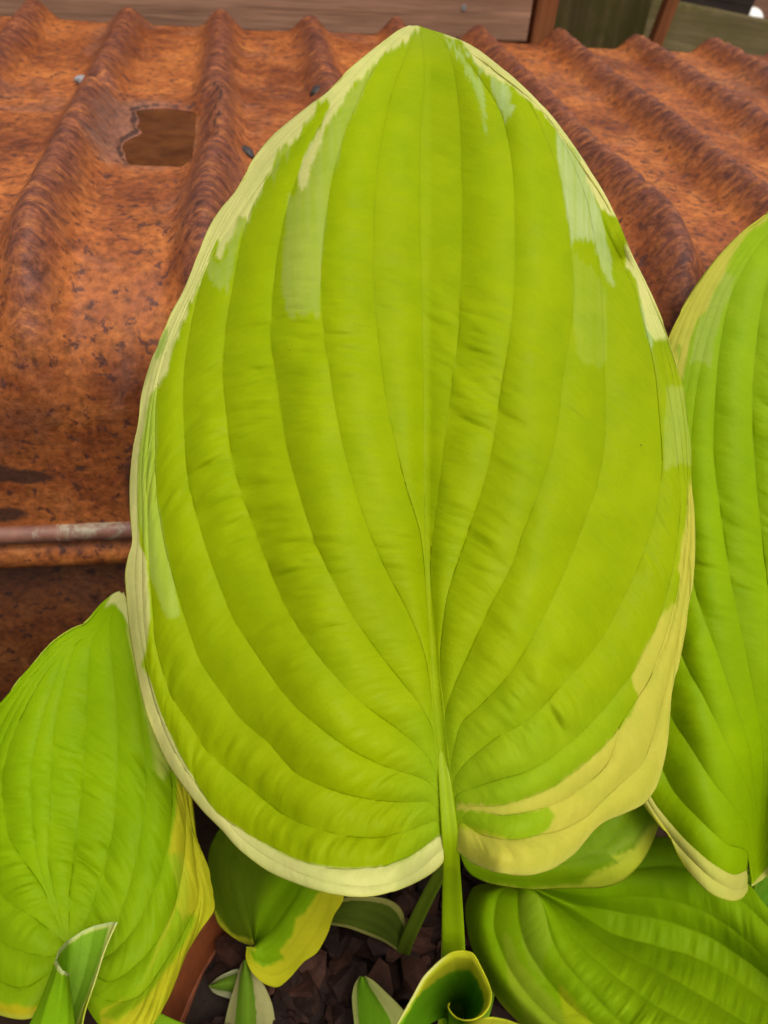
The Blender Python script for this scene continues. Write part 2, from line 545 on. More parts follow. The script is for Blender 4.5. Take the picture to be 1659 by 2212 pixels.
# ------------------------------------------------------------------ timber behind the bin
M_BOARD = mat_wood('weathered_pink_brown_timber', (0.20, 0.100, 0.060), (0.30, 0.16, 0.100), 'X', 1.0)
M_POST = mat_wood('red_brown_timber', (0.12, 0.038, 0.014), (0.25, 0.085, 0.03), 'Z')
M_OLD = mat_wood('old_mossy_timber', (0.040, 0.027, 0.009), (0.095, 0.066, 0.026), 'Z', 0.6, (0.042, 0.038, 0.007))
M_OLD2 = mat_wood('grey_green_timber', (0.055, 0.040, 0.016), (0.14, 0.105, 0.048), 'X', 0.6, (0.072, 0.058, 0.016))
M_DARK = mat_wood('dark_wet_timber', (0.018, 0.013, 0.010), (0.045, 0.033, 0.024), 'X')
pl = empty('timber_planter', (-0.10, 0.99, 0))
PO = (-0.10, 0.99, 0)
tag(pl, 'brown planed timber planter box standing behind the rusty bin', 'planter')
zb = [0.0, 0.18, 0.36, 0.540, 0.76]
for i in range(4):
    yo = 0.0 if i == 3 else 0.024
    me = box_mesh('plank', (-0.95, 0.972 + yo, zb[i] + 0.003), (0.318, 1.002 + yo, zb[i + 1] - 0.003), 0.003, PO, 0.0008)
    o = link('plank', me, M_BOARD, pl)
    if i == 3:
        o.rotation_euler = (0, -0.016, 0); o.location = (0, 0, 0.004)
for i in range(4):
    link('plank', box_mesh('plank', (0.322, 1.000, zb[i] + 0.003), (0.348, 1.75, zb[i + 1] - 0.003), 0.003, PO, 0.0008), M_POST, pl)
link('corner_post', box_mesh('corner_post', (0.255, 1.029, 0), (0.317, 1.09, 0.73), 0.003, PO), M_POST, pl)
link('corner_post', box_mesh('corner_post', (-0.945, 1.029, 0), (-0.89, 1.09, 0.73), 0.003, PO), M_POST, pl)
link('soil_fill', box_mesh('soil_fill', (-0.88, 1.10, 0.004), (0.25, 1.74, 0.68), 0.01, PO), bpy.data.materials['garden_earth'], pl)
M_NAIL = mat_plain('zinc_nail', (0.13, 0.12, 0.115), (0.21, 0.20, 0.19), 200, 0.6, 0.3)
def disc_mesh(name, r, h):
    bm = bmesh.new()
    bmesh.ops.create_cone(bm, cap_ends=True, segments=12, radius1=r, radius2=r * 0.75, depth=h)
    me = bpy.data.meshes.new(name); bm.to_mesh(me); bm.free(); return me
nm = disc_mesh('nail_head', 0.0034, 0.002)
for (x, z) in ((0.296, 0.600), (0.296, 0.72), (0.232, 0.583)):
    o = link('nail_head', nm, M_NAIL, pl)
    o.location = Vector((x, 0.9715, z)) - Vector(PO); o.rotation_euler = (math.pi / 2, 0, 0)

# old mossy boards further back on the right
def leaning(name, center, size, rot, mat, label, cat, group=None, bev=0.004):
    me = box_mesh(name, [-s / 2 for s in size], [s / 2 for s in size], bev)
    o = link(name, me, mat)
    o.location = center; o.rotation_euler = rot
    tag(o, label, cat, group)
    return o

# ------------------------------------------------------------------ hosta
POT = np.array([0.073, 0.093, 0.0]); SOIL = HC - 0.5
CROWN = np.array([0.080, 0.085, SOIL - 0.01])
plant = empty('hosta_plant', tuple(CROWN))
tag(plant, 'large hosta with ribbed lime green leaves edged in cream, growing in a pot', 'plant')

G_MAIN = np.array([0.312, 0.392, 0.001])
G_SIDE = np.array([0.242, 0.375, 0.001])
CREAM = np.array([0.63, 0.59, 0.21])
YELLOW = np.array([0.50, 0.45, 0.015])
PALE = np.array([0.37, 0.43, 0.075])

def mixc(c, col, m):
    return c * (1 - m[..., None]) + np.asarray(col) * m[..., None]

def build_leaf(cols, depth, color, nrow=200, res=8.0, bulge=0.0013, pucker=0.0007, ruffle=0.0, seed=0,
               name='leaf', plen=30.0, label=None, thick=0.0006, mat=None, strip_off=None, sharp=0.95, parent=None, face=1, pfade=False, midstrip=-9):
    K = len(cols)
    C = np.stack([resample(c, nrow) for c in cols])            # K,nrow,2
    U = []; Vv = []; Wf = []; Wd = []; SI = []
    for i in range(K - 1):
        wd = np.linalg.norm(C[i + 1] - C[i], axis=1)
        n = int(np.clip(wd.max() / res, 5, 20))
        x = np.linspace(0, 1, n, endpoint=False)
        if i == K - 2: x = np.linspace(0, 1, n)
        w = 0.6 * (0.5 - 0.5 * np.cos(np.pi * x)) + 0.4 * x
        for ww in w:
            p = C[i] * (1 - ww) + C[i + 1] * ww
            U.append(p[:, 0]); Vv.append(p[:, 1]); Wf.append(np.full(nrow, ww)); Wd.append(wd); SI.append(np.full(nrow, i))
    U = np.stack(U, 1); Vp = np.stack(Vv, 1); Wf = np.stack(Wf, 1); Wd = np.stack(Wd, 1); SI = np.stack(SI, 1)
    T = np.linspace(0, 1, nrow)[:, None] * np.ones_like(U)
    # arc length in px from base, per column
    AL = np.concatenate([np.zeros((1, U.shape[1])), np.cumsum(np.hypot(np.diff(U, axis=0), np.diff(Vp, axis=0)), 0)], 0)
    sb = np.sin(np.pi * np.clip(Wf, 0, 1))
    wsc = np.clip((Wd - 14.0) / 58.0, 0, 1.3)
    endf = sstep(0, 0.05, T) * sstep(0, 0.06, 1 - T)
    d = depth(U, Vp, T, SI, Wf)
    bl = bulge * (np.clip(sb, 0, 1) ** sharp) * wsc * np.where(SI == midstrip, -0.6 * sstep(1000, 1400, Vp), 1.0)
    pat = 0.25 + 0.75 * sstep(-0.25, 0.45, fbm(U / 170.0, Vp / 170.0, seed + 60))
    al = AL + 0.35 * Wf * Wd
    pk = (vnoise(al / plen, SI * 7.3 + Wf * Wd / 110.0, seed + 61) + 0.55 * vnoise(al / (plen * 0.45), SI * 5.1 + Wf * Wd / 60.0, seed + 62) + 0.25 * vnoise(al / (plen * 0.2), SI * 3.7 + Wf * Wd / 30.0, seed + 63))
    pk = pk * pucker * (np.clip(sb, 0, 1) ** 0.5) * wsc * endf * pat
    if pfade: pk = pk * (0.22 + 0.78 * sstep(500, 900, Vp))
    lump = 0.0011 * fbm(U / 120.0, Vp / 120.0, seed + 70) * endf
    d = d - bl - pk - lump
    if ruffle:
        e0 = np.where(SI == 0, 1 - Wf, 0); e1 = np.where(SI == K - 2, Wf, 0)
        d = d + ruffle * (e0 ** 1.5 * vnoise(AL / 95.0, AL * 0 + 1, seed + 80) + e1 ** 1.5 * vnoise(AL / 95.0, AL * 0 + 7, seed + 81)) * endf
    P = PX(U, Vp, d)
    col = color(U, Vp, T, SI, Wf, K)
    vein = np.minimum(Wf, 1 - Wf) * Wd
    vl = np.exp(-(vein / 2.2) ** 2) * ((SI > 0) | (Wf > 0.5)) * ((SI < K - 2) | (Wf < 0.5))
    col = col * (1 - 0.10 * vl[..., None] * sstep(3, 14, Wd)[..., None])
    me = mesh_np(name, P.reshape(-1, 3) - CROWN, grid_quads(*U.shape)[:, ::-1] if face > 0 else grid_quads(*U.shape))
    add_color(me, np.clip(col, 0.001, 0.95).reshape(-1, 3))
    add_vec(me, np.stack([(AL + 0.3 * Wf * Wd) / 11.0, (SI * 90 + Wf * Wd) / 48.0, np.full_like(AL, seed)], -1), 'fib')
    o = link(name, me, mat or M_LEAF, parent or plant)
    s = o.modifiers.new('thick', 'SOLIDIFY'); s.thickness = thick; s.offset = -1
    if label: o['label'] = label
    return o

def edge_mix(U, V, T, SI, Wf, K, left=0.5, right=0.5, seed=0, amp=0.35):
    """ragged cream along the first and last strip"""
    n = fbm(T * 22, SI * 3.0 + Wf * 2, seed, 3)
    a = np.where(SI == 0, 1 - Wf, 0); b = np.where(SI == K - 2, Wf, 0)
    return np.maximum(sstep(-0.03, 0.03, a - (1 - left) + amp * n * (a > 0) - (a <= 0)), sstep(-0.03, 0.03, b - (1 - right) + amp * n * (b > 0) - (b <= 0)))

def pmask(U, V, poly, seed=0, rag=5.0, streak=0.0):
    rag = rag * (0.45 + 0.55 * (1 - sstep(900, 1500, V)))
    du = rag * (0.7 * vnoise(U / 12.0, V / 40.0, seed + 90) + 0.35 * vnoise(U / 8.0, V / 18.0, seed + 91))
    dv = 2.0 * rag * (0.7 * vnoise(U / 9.0, V / 50.0, seed + 92) + 0.4 * vnoise(U / 7.0, V / 20.0, seed + 93))
    if streak: dv = dv + streak * (1 - sstep(650, 950, V)) * (vnoise(U / 7.0, V / 400.0, seed + 94) + 0.7 * vnoise(U / 3.2, V / 300.0, seed + 95))
    U = U + du; V = V + dv
    return sum(inside(U + a_, V + b_, poly).astype(float) for a_, b_ in ((-2, -3), (2, -1), (-1.2, 2), (1.5, 4), (0, 0))) / 5.0

def petiole(path, widths, parent, color=(0.19, 0.33, 0.008), edge=None, n=60, depth_ratio=0.75, groove=0.35, fade=0):
    """crescent-section leaf stalk; path in (u, v, depth), widths in metres"""
    p = np.array([PX(np.array(u), np.array(v), np.array(d)) for u, v, d in path]) if len(path[0]) == 3 else np.asarray(path)
    c = resample(np.c_[p, np.asarray(widths)], n)
    P, W = c[:, :3], c[:, 3]
    tan = np.gradient(P, axis=0); tan /= np.linalg.norm(tan, axis=1)[:, None]
    view = CAM - P; view /= np.linalg.norm(view, axis=1)[:, None]
    sd = np.cross(tan, view); sd /= np.linalg.norm(sd, axis=1)[:, None]
    fr_ = np.cross(sd, tan)
    m = 20
    prof_ = []
    for j in range(m):
        t = 2 * math.pi * j / m
        x = math.cos(t); y = math.sin(t)          # y>0 towards the viewer
        if y > 0: yy_ = y * 0.35 - groove * (1 - abs(x)) ** 1.0 * 0.9
        else: yy_ = y * depth_ratio * 1.2
        prof_.append((x, yy_))
    prof_ = np.array(prof_)
    V = P[:, None] + sd[:, None] * (prof_[None, :, 0:1] * W[:, None, None] / 2) + fr_[:, None] * (prof_[None, :, 1:2] * W[:, None, None] / 2)
    i, j = np.meshgrid(np.arange(n - 1), np.arange(m), indexing='ij')
    q = np.stack([i * m + j, i * m + (j + 1) % m, (i + 1) * m + (j + 1) % m, (i + 1) * m + j], -1).reshape(-1, 4)
    me = mesh_np('petiole', V.reshape(-1, 3) - CROWN, q)
    colr = np.tile(np.asarray(color, float), (n, m, 1))
    if fade: colr = mixc(colr, G_MAIN * 0.85, (1 - sstep(0, fade, np.arange(n)))[:, None] * np.ones((1, m)))
    if edge is not None:
        em = (np.abs(prof_[:, 0]) > 0.86).astype(float)[None] * sstep(fade, fade + 14, np.arange(n))[:, None] if fade else (np.abs(prof_[:, 0]) > 0.86).astype(float)[None] * np.ones((n, 1))
        colr = mixc(colr, edge, em)
    # fine lengthwise streaks
    colr *= (1 + 0.10 * vnoise(np.arange(m)[None] * 1.7 + np.zeros((n, 1)), np.linspace(0, 5, n)[:, None] + np.zeros((1, m)), 33))[..., None]
    add_color(me, np.clip(colr, 0.001, 0.9).reshape(-1, 3))
    return link('petiole', me, M_PET, parent)

# coordinate frames of the traced close-ups -> reference pixels
def fr1(pts): return [(219.4 + x * 0.43, y * 0.43) for x, y in pts]
def fr2(pts): return [(877.8 + x * 0.43, y * 0.43) for x, y in pts]
def fr3(pts): return [(246.9 + x * 0.43, 822.9 + y * 0.43) for x, y in pts]
def fr4(pts): return [(822.9 + x * 0.43, 822.9 + y * 0.43) for x, y in pts]
def fr5(pts): return [(603.5 + x * 0.3307, 1481.2 + y * 0.3307) for x, y in pts]
def fr6(pts): return [(932.6 + x * 0.4378, 1645.8 + y * 0.4378) for x, y in pts]
def fr7(pts): return [(1206.9 + x * 0.5952, 438.9 + y * 0.5952) for x, y in pts]
def fr8(pts): return [(384.0 + x * 0.43, 1700.7 + y * 0.43) for x, y in pts]
def frB(pts): return [(x * 0.4545, 1206.9 + y * 0.4545) for x, y in pts]
def frI(pts): return [(x * 0.2315, 1920 + y * 0.2315) for x, y in pts]
def frH(pts): return [(822.9 + x * 0.215, 1975 + y * 0.215) for x, y in pts]
def frK(pts): return [(427.9 + x * 0.2877, 1975 + y * 0.2877) for x, y in pts]

# ---- the big central leaf ------------------------------------------
TIP = (893, 58)
def upto(*parts):
    out = []
    for p in parts: out += p
    return out
mid_b = [(956, 1815), (954, 1740), (945, 1640), (937, 1554), (928, 1400), (922, 1290), (917, 1150)]
cols = []
cols.append([(957, 1842), (955, 1862), (935, 1882), (900, 1903), (850, 1925), (790, 1937), (720, 1930), (650, 1910), (580, 1880), (520, 1835), (480, 1790), (440, 1750), (400, 1700), (360, 1640), (325, 1560), (308, 1500), (294, 1430), (282, 1360), (275, 1290), (272, 1240), (279, 1200), (287, 1165), (283, 1110), (282, 1050), (287, 985), (297, 920), (308, 850), (325, 790), (348, 725), (370, 680), (400, 625), (425, 555), (460, 480), (510, 410), (545, 350), (590, 295), (650, 245), (700, 205), (745, 160), (790, 122), (830, 90), (860, 68), (885, 57)])
cols.append([(957, 1835), (951, 1835), (905, 1875), (850, 1905), (790, 1916), (720, 1908), (650, 1887), (580, 1852), (525, 1812), (490, 1772), (450, 1725), (408, 1670), (368, 1600), (338, 1520), (318, 1440), (303, 1360), (296, 1290), (294, 1230), (298, 1180), (300, 1120), (298, 1050), (302, 985), (310, 920), (321, 850), (336, 790), (358, 725), (381, 675), (410, 615), (437, 547), (474, 470), (523, 400), (560, 342), (605, 288), (663, 240), (712, 200), (757, 158), (800, 122), (838, 92), (866, 69), (887, 58)])
UP_A = [(296, 1290), (294, 1230), (298, 1180), (300, 1120), (298, 1050), (302, 985), (310, 920), (321, 850), (336, 790), (358, 725), (381, 675), (410, 615), (437, 547), (474, 470), (523, 400), (560, 342), (605, 288), (663, 240), (712, 200), (757, 158), (800, 122), (838, 92), (866, 69), (887, 58)]
UP_0 = [(332, 1330), (325, 1250), (322, 1180), (320, 1100), (317, 1040), (321, 960), (329, 890), (340, 830), (355, 775), (379, 710), (403, 655), (428, 600), (458, 530), (495, 460), (543, 390), (581, 335), (628, 282), (683, 235), (731, 195), (773, 158), (812, 122), (846, 94), (870, 70), (888, 58)]
UP_C = [(0.5 * (p[0] + q[0]), 0.5 * (p[1] + q[1])) for p, q in zip(UP_A[1:], UP_0[1:])]
cols.append(upto([(956, 1825)], fr5([(1060, 990), (1040, 980), (980, 1020), (850, 1110), (700, 1170), (500, 1195), (300, 1190), (130, 1140), (0, 1075)]), fr8([(350, 230), (200, 130), (110, 0)]), fr3([(320, 1850), (260, 1720), (215, 1600), (180, 1480), (165, 1330)]), [(312, 1330)], UP_C))
cols.append(upto([(957, 1815)], fr5([(1052, 920), (1020, 880), (930, 910), (780, 965), (620, 993), (450, 985), (250, 935), (100, 880), (0, 820)]), fr3([(490, 1880), (380, 1720), (300, 1600), (240, 1440), (208, 1310)]), UP_0))
cols.append(upto([(958, 1812)], fr5([(1045, 840), (1010, 780), (950, 752), (780, 757), (560, 735), (380, 690), (220, 630), (100, 560), (0, 450)]), fr3([(760, 1800), (640, 1700), (530, 1550), (430, 1400), (360, 1200), (300, 1000), (250, 800), (215, 560), (207, 250), (220, 0)]), [(362, 755), (392, 690), (420, 630), (447, 570), (478, 500), (520, 430), (565, 365), (605, 318), (655, 270), (705, 225), (748, 185), (785, 152), (820, 122), (850, 96), (872, 71), (889, 58)]))
cols.append(upto([(960, 1808)], fr5([(1042, 760), (1030, 700), (960, 620), (850, 575), (700, 530), (520, 450), (380, 360), (250, 260), (120, 150), (0, 10)]), fr3([(680, 1320), (600, 1190), (530, 1030), (460, 830), (400, 620), (362, 400), (350, 0)]), fr1([(450, 1650), (500, 1430), (560, 1270)]), [(500, 490), (545, 425), (590, 365), (635, 315), (680, 270), (725, 228), (765, 190), (797, 157), (828, 125), (855, 97), (875, 72), (889, 58)]))
cols.append(upto([(961, 1806)], fr5([(1038, 690), (1020, 580), (970, 470), (900, 390), (780, 290), (640, 190), (520, 100), (420, 0)]), fr3([(1010, 1360), (890, 1180), (810, 1010), (730, 800), (650, 590), (590, 380), (550, 0)]), fr1([(620, 1700), (660, 1450), (720, 1150), (800, 960)]), [(595, 365), (640, 310), (690, 262), (738, 220), (776, 186), (806, 156), (835, 125), (860, 98), (878, 73), (890, 58)]))
cols.append(upto([(963, 1804)], fr5([(1035, 600), (1018, 480), (1000, 310), (960, 200), (900, 100), (820, 0)]), fr3([(1330, 1370), (1190, 1170), (1080, 960), (1000, 780), (930, 560), (870, 330), (820, 0)]), fr1([(855, 1700), (870, 1400), (920, 1100), (1000, 850), (1090, 650), (1200, 480), (1310, 340), (1420, 225), (1510, 160)]), [(890, 58)]))
cols.append(upto([(964, 1803), (953, 1740), (942, 1660)], fr3([(1600, 1700), (1565, 1420), (1530, 1290), (1470, 1150), (1380, 980), (1300, 810), (1230, 620), (1150, 330), (1090, 0)]), fr1([(1105, 1500), (1115, 1200), (1160, 900), (1230, 650), (1340, 400), (1440, 250), (1530, 165)]), [(891, 58)]))
cols.append(upto([(965, 1802), (955, 1745), (942, 1640), (934, 1554), (925, 1400)], fr3([(1570, 1200), (1555, 950), (1530, 750), (1460, 520), (1385, 200), (1350, 0)]), fr1([(1370, 1500), (1365, 1150), (1390, 800), (1450, 500), (1520, 300), (1570, 180)]), [(892, 58)]))
cols.append(upto(mid_b, [(915, 1000), (914, 823), (910, 640)], fr1([(1595, 1100), (1600, 700), (1620, 400), (1605, 180)]), [(893, 58)]))
cols.append(upto([(989, 1815), (980, 1710), (969, 1640), (956, 1511), (943, 1382), (931, 1240)], fr4([(265, 750), (300, 500), (330, 250), (360, 0)]), fr2([(265, 1650), (280, 1300), (285, 1000), (270, 600), (235, 330), (170, 190)]), [(896, 58)]))
cols.append(upto([(985, 1802), (980, 1700), (971, 1640), (959, 1520), (950, 1430)], fr4([(330, 1100), (380, 930), (450, 720), (510, 540), (560, 330), (610, 0)]), fr2([(530, 1600), (545, 1300), (540, 950), (520, 750), (470, 560), (350, 370), (210, 200)]), [(899, 58)]))
cols.append(upto([(986, 1804), (982, 1710), (973, 1650), (962, 1560)], fr4([(370, 1530), (450, 1350), (550, 1130), (650, 940), (720, 740), (800, 530), (870, 300), (910, 0)]), fr2([(840, 1500), (825, 1300), (810, 1100), (770, 900), (700, 700), (600, 500), (430, 340), (260, 210)]), [(902, 58)]))
cols.append(upto([(987, 1806), (984, 1720), (975, 1670)], fr4([(400, 1730), (500, 1630), (640, 1480), (780, 1250), (900, 1000), (980, 800), (1075, 550), (1120, 300), (1120, 0)]), fr2([(985, 1600), (970, 1400), (950, 1250), (900, 1000), (800, 750), (660, 530), (480, 360), (285, 215)]), [(905, 59)]))
cols.append(upto([(988, 1808), (985, 1740), (978, 1705), (1000, 1655)], fr4([(570, 1800), (750, 1690), (950, 1480), (1100, 1300), (1220, 1080), (1310, 880), (1380, 650), (1410, 400), (1380, 0)]), fr2([(1210, 1700), (1150, 1480), (1070, 1300), (1000, 1150), (950, 1000), (860, 790), (700, 560), (520, 380), (310, 225)]), [(908, 60)]))
cols.append(upto([(989, 1810), (987, 1750), (990, 1715)], fr6([(300, 95), (450, 55)]), fr4([(820, 1914), (930, 1830), (1050, 1720), (1180, 1570), (1290, 1420), (1400, 1180), (1470, 900), (1500, 600), (1470, 250), (1430, 0)]), fr2([(1270, 1720), (1200, 1520), (1130, 1370), (1060, 1200), (1000, 1060), (900, 840), (730, 590), (540, 410), (330, 240)]), [(911, 62)]))
cols.append(upto([(990, 1815), (989, 1770)], fr6([(180, 222), (330, 216), (520, 160), (640, 95), (760, 0)]), fr4([(1150, 1800), (1260, 1640), (1360, 1470), (1450, 1200), (1510, 930), (1530, 650), (1510, 350), (1465, 0)]), fr2([(1300, 1760), (1240, 1580), (1160, 1400), (1085, 1230), (1020, 1070), (920, 860), (745, 610), (555, 420), (345, 245)]), [(914, 63)]))
cols.append(upto([(990, 1822), (990, 1785)], fr6([(200, 240), (350, 265), (480, 245), (640, 190), (760, 110), (870, 0)]), [(1340, 1560), (1400, 1470), (1440, 1380), (1467, 1270), (1482, 1150), (1484, 1040), (1480, 940), (1468, 850), (1450, 780), (1430, 720), (1405, 660), (1380, 605), (1352, 545), (1325, 480), (1292, 415), (1255, 358), (1215, 302), (1170, 248), (1118, 200), (1062, 155), (1005, 118), (950, 85), (917, 64)]))
cols.append(upto([(990, 1828), (989, 1795)], fr6([(150, 300), (250, 360), (400, 385), (530, 360), (640, 335), (760, 270), (850, 180), (960, 80), (1040, 0)]), [(1415, 1570), (1440, 1470), (1462, 1380), (1480, 1270), (1490, 1150), (1490, 1040), (1486, 950), (1476, 860), (1460, 790), (1437, 722), (1412, 665), (1388, 608), (1360, 548), (1334, 480), (1300, 412), (1262, 354), (1222, 298), (1178, 243), (1126, 194), (1070, 150), (1012, 114), (956, 82), (920, 65)]))
cols.append(upto([(990, 1834)], fr6([(130, 430), (200, 490), (300, 535), (400, 553), (500, 553), (600, 520), (700, 450), (750, 390), (800, 330), (860, 285), (950, 250), (1040, 205), (1100, 130), (1135, 30)]), [(1440, 1600), (1446, 1530), (1457, 1470), (1471, 1400), (1486, 1320), (1495, 1260), (1499, 1180), (1497, 1100), (1491, 1050), (1490, 970), (1482, 910), (1475, 840), (1460, 780), (1440, 720), (1420, 670), (1395, 615), (1367, 560), (1345, 510), (1312, 440), (1270, 375), (1235, 325), (1195, 265), (1150, 215), (1095, 170), (1040, 130), (985, 96), (945, 80), (922, 66)]))

CRL = upto(fr1([(1600, 130), (1560, 190), (1480, 250), (1390, 300), (1310, 400), (1230, 480), (1190, 560), (1120, 680), (1090, 760), (1050, 860), (1040, 940), (1010, 975), (990, 920), (990, 860), (1030, 760), (1080, 680), (1130, 590), (1150, 540), (1130, 515), (1090, 520), (1040, 610), (980, 690), (960, 715), (900, 750), (860, 840), (810, 950), (760, 1050), (740, 1120), (690, 1095), (670, 1180), (630, 1230), (600, 1310), (580, 1290), (595, 1210), (570, 1220), (540, 1300), (520, 1350), (500, 1430), (480, 1480), (440, 1510), (430, 1580), (400, 1640), (390, 1700), (370, 1720), (350, 1830), (320, 1900)]),
           fr3([(180, 80), (150, 250), (130, 380), (118, 600), (135, 830), (160, 900), (170, 1000), (180, 1200), (165, 1350), (140, 1430), (185, 1500), (215, 1600), (260, 1720), (320, 1850)]),
           fr8([(110, 0), (200, 130), (350, 230), (480, 310), (600, 370), (750, 400), (900, 408), (1050, 395), (1150, 360), (1250, 290), (1310, 240), (1345, 235)]),
           [(990, 1990), (500, 2000), (230, 1600), (200, 1000), (420, 400), (860, 20)])
CRR = upto(fr2([(150, 150), (270, 215), (350, 310), (420, 380), (540, 450), (600, 500), (660, 560), (700, 590), (740, 640), (770, 700), (870, 800), (905, 900), (935, 980), (975, 1060), (1030, 1080), (1062, 1108), (1200, 900), (700, 300)]))
CRR2 = upto(fr2([(1095, 1220), (1105, 1290), (1100, 1350), (1150, 1400), (1180, 1520), (1205, 1650), (1250, 1720), (1290, 1700), (1330, 1690), (1250, 1400)]))
CRLOW = upto(fr7([(478, 985), (465, 1060), (460, 1130), (440, 1250), (430, 1330), (440, 1360), (425, 1450), (375, 1490), (330, 1580), (290, 1660), (262, 1720), (285, 1790), (260, 1860), (200, 1930), (120, 2010), (30, 2080)]),
             fr6([(620, 112), (500, 165), (420, 195), (330, 210), (130, 205), (130, 232), (330, 265), (470, 252), (570, 225), (605, 260), (580, 325), (500, 375), (400, 388), (300, 372), (150, 330), (125, 330), (125, 600), (700, 620), (1200, 300)]), [(1560, 1500), (1540, 1020)])
YL = upto(fr6([(125, 300), (300, 350), (400, 385), (500, 385), (600, 340), (480, 440), (440, 470), (250, 420), (125, 360)]))
PA = fr1([(1400, 290), (1230, 650), (1160, 900), (1115, 1200), (1095, 1590), (1060, 1570), (980, 1610), (930, 1560), (905, 1480), (915, 1300), (930, 1180), (945, 1000), (1010, 975), (1060, 860), (1120, 680), (1200, 540), (1310, 400)])
PB = fr1([(745, 1115), (690, 1250), (640, 1430), (570, 1430), (540, 1380), (545, 1290), (600, 1310), (640, 1230), (690, 1090)])
PC = fr1([(965, 710), (940, 790), (900, 830), (860, 920), (845, 860), (900, 750)])
PD = fr2([(745, 660), (760, 800), (780, 950), (810, 1100), (830, 1235), (880, 1200), (915, 1235), (950, 1230), (950, 1290), (990, 1380), (1010, 1440), (1040, 1420), (1010, 1250), (985, 1150), (950, 1030), (925, 920), (880, 800), (830, 740), (770, 680)])
PE = fr2([(420, 395), (470, 540), (490, 600), (555, 550), (520, 500), (525, 440), (480, 400), (380, 330), (300, 240), (280, 240), (340, 320)])
PF = fr2([(180, 185), (250, 250), (310, 330), (370, 420), (390, 520), (412, 690), (390, 640), (365, 520), (340, 430), (290, 350), (230, 260)])
PG = fr2([(830, 1245), (1000, 1440), (1000, 1800), (960, 1850), (850, 1800), (835, 1500)])
PH = fr2([(1150, 1400), (1205, 1530), (1240, 1700), (1225, 1760), (1190, 1650), (1165, 1500)])
PI = fr4([(1430, 30), (1520, 30), (1560, 420), (1500, 420), (1420, 450)])
PJ = upto(fr3([(215, 0), (215, 560), (290, 950), (330, 1180), (270, 1200), (190, 1000), (130, 700), (125, 400), (180, 60)]))

def col_main(U, V, T, SI, Wf, K):
    c = np.tile(G_MAIN, U.shape + (1,))
    # broad pigment variation: yellower towards the base and centre of the strips
    n = fbm(U / 200.0, V / 260.0, 200)
    c = c * (1 + 0.10 * n)[..., None]
    yl = sstep(500, 1300, V) * (0.5 + 0.5 * fbm(U / 130, V / 180, 203))
    c = mixc(c, (0.335, 0.390, 0.001), 0.55 * yl)
    c = mixc(c, (0.255, 0.40, 0.012), 0.5 * sstep(1350, 1750, V) * sstep(800, 950, U))
    for i, (poly, col, m) in enumerate([(PG, (0.37, 0.44, 0.05), 0.45), (PI, (0.42, 0.47, 0.10), 0.5), (PJ, (0.42, 0.50, 0.10), 0.55), (PA, PALE, 0.75), (PB, PALE, 0.85), (PC, PALE, 0.7),
                                        (PF, (0.40, 0.50, 0.16), 0.75), (PE, (0.44, 0.52, 0.21), 0.9), (PD, (0.47, 0.53, 0.22), 0.9), (PH, (0.43, 0.52, 0.21), 0.85)]):
        c = mixc(c, col, m * pmask(U, V, poly, 300 + i * 7, 3.0, 15.0) * (0.80 + 0.28 * vnoise(U / 5.0, V / 150.0, 305 + i)))
    c = mixc(c, (0.46, 0.46, 0.02), 0.7 * pmask(U, V, YL, 380, 6.0))
    m = pmask(U, V, CRL, 400, 3.0, 7.0 )
    tan = sstep(900, 1500, V)
    c = mixc(c, CREAM * (1 - 0.06 * fbm(U / 30, V / 60, 210))[..., None] if False else CREAM, m)
    m2 = np.maximum(pmask(U, V, CRR, 410, 4.0), pmask(U, V, CRR2, 420, 3.0))
    c = mixc(c, CREAM * 1.02, m2)
    m3 = pmask(U, V, CRLOW, 430, 5.0)
    c = mixc(c, (0.53, 0.47, 0.06), m3)
    c = mixc(c, (0.50, 0.42, 0.14), 0.4 * m * sstep(1050, 1350, V) * (1 - sstep(1720, 1850, V)))
    # a small green islet in the cream edge
    c = mixc(c, (0.36, 0.46, 0.08), 0.9 * pmask(U, V, fr1([(330, 1640), (345, 1670), (315, 1760), (280, 1820), (270, 1790), (300, 1690)]), 440, 3.0))
    mr = (SI == 10) * sstep(1450, 1780, V)
    c = mixc(c, G_MAIN * 0.85, mr)
    # thin yellow rim
    e = np.maximum(np.where(SI == 0, 1 - Wf, 0), np.where(SI == K - 2, Wf, 0))
    c = mixc(c, (0.55, 0.50, 0.09), 0.6 * sstep(0.72, 0.95, e))
    return c

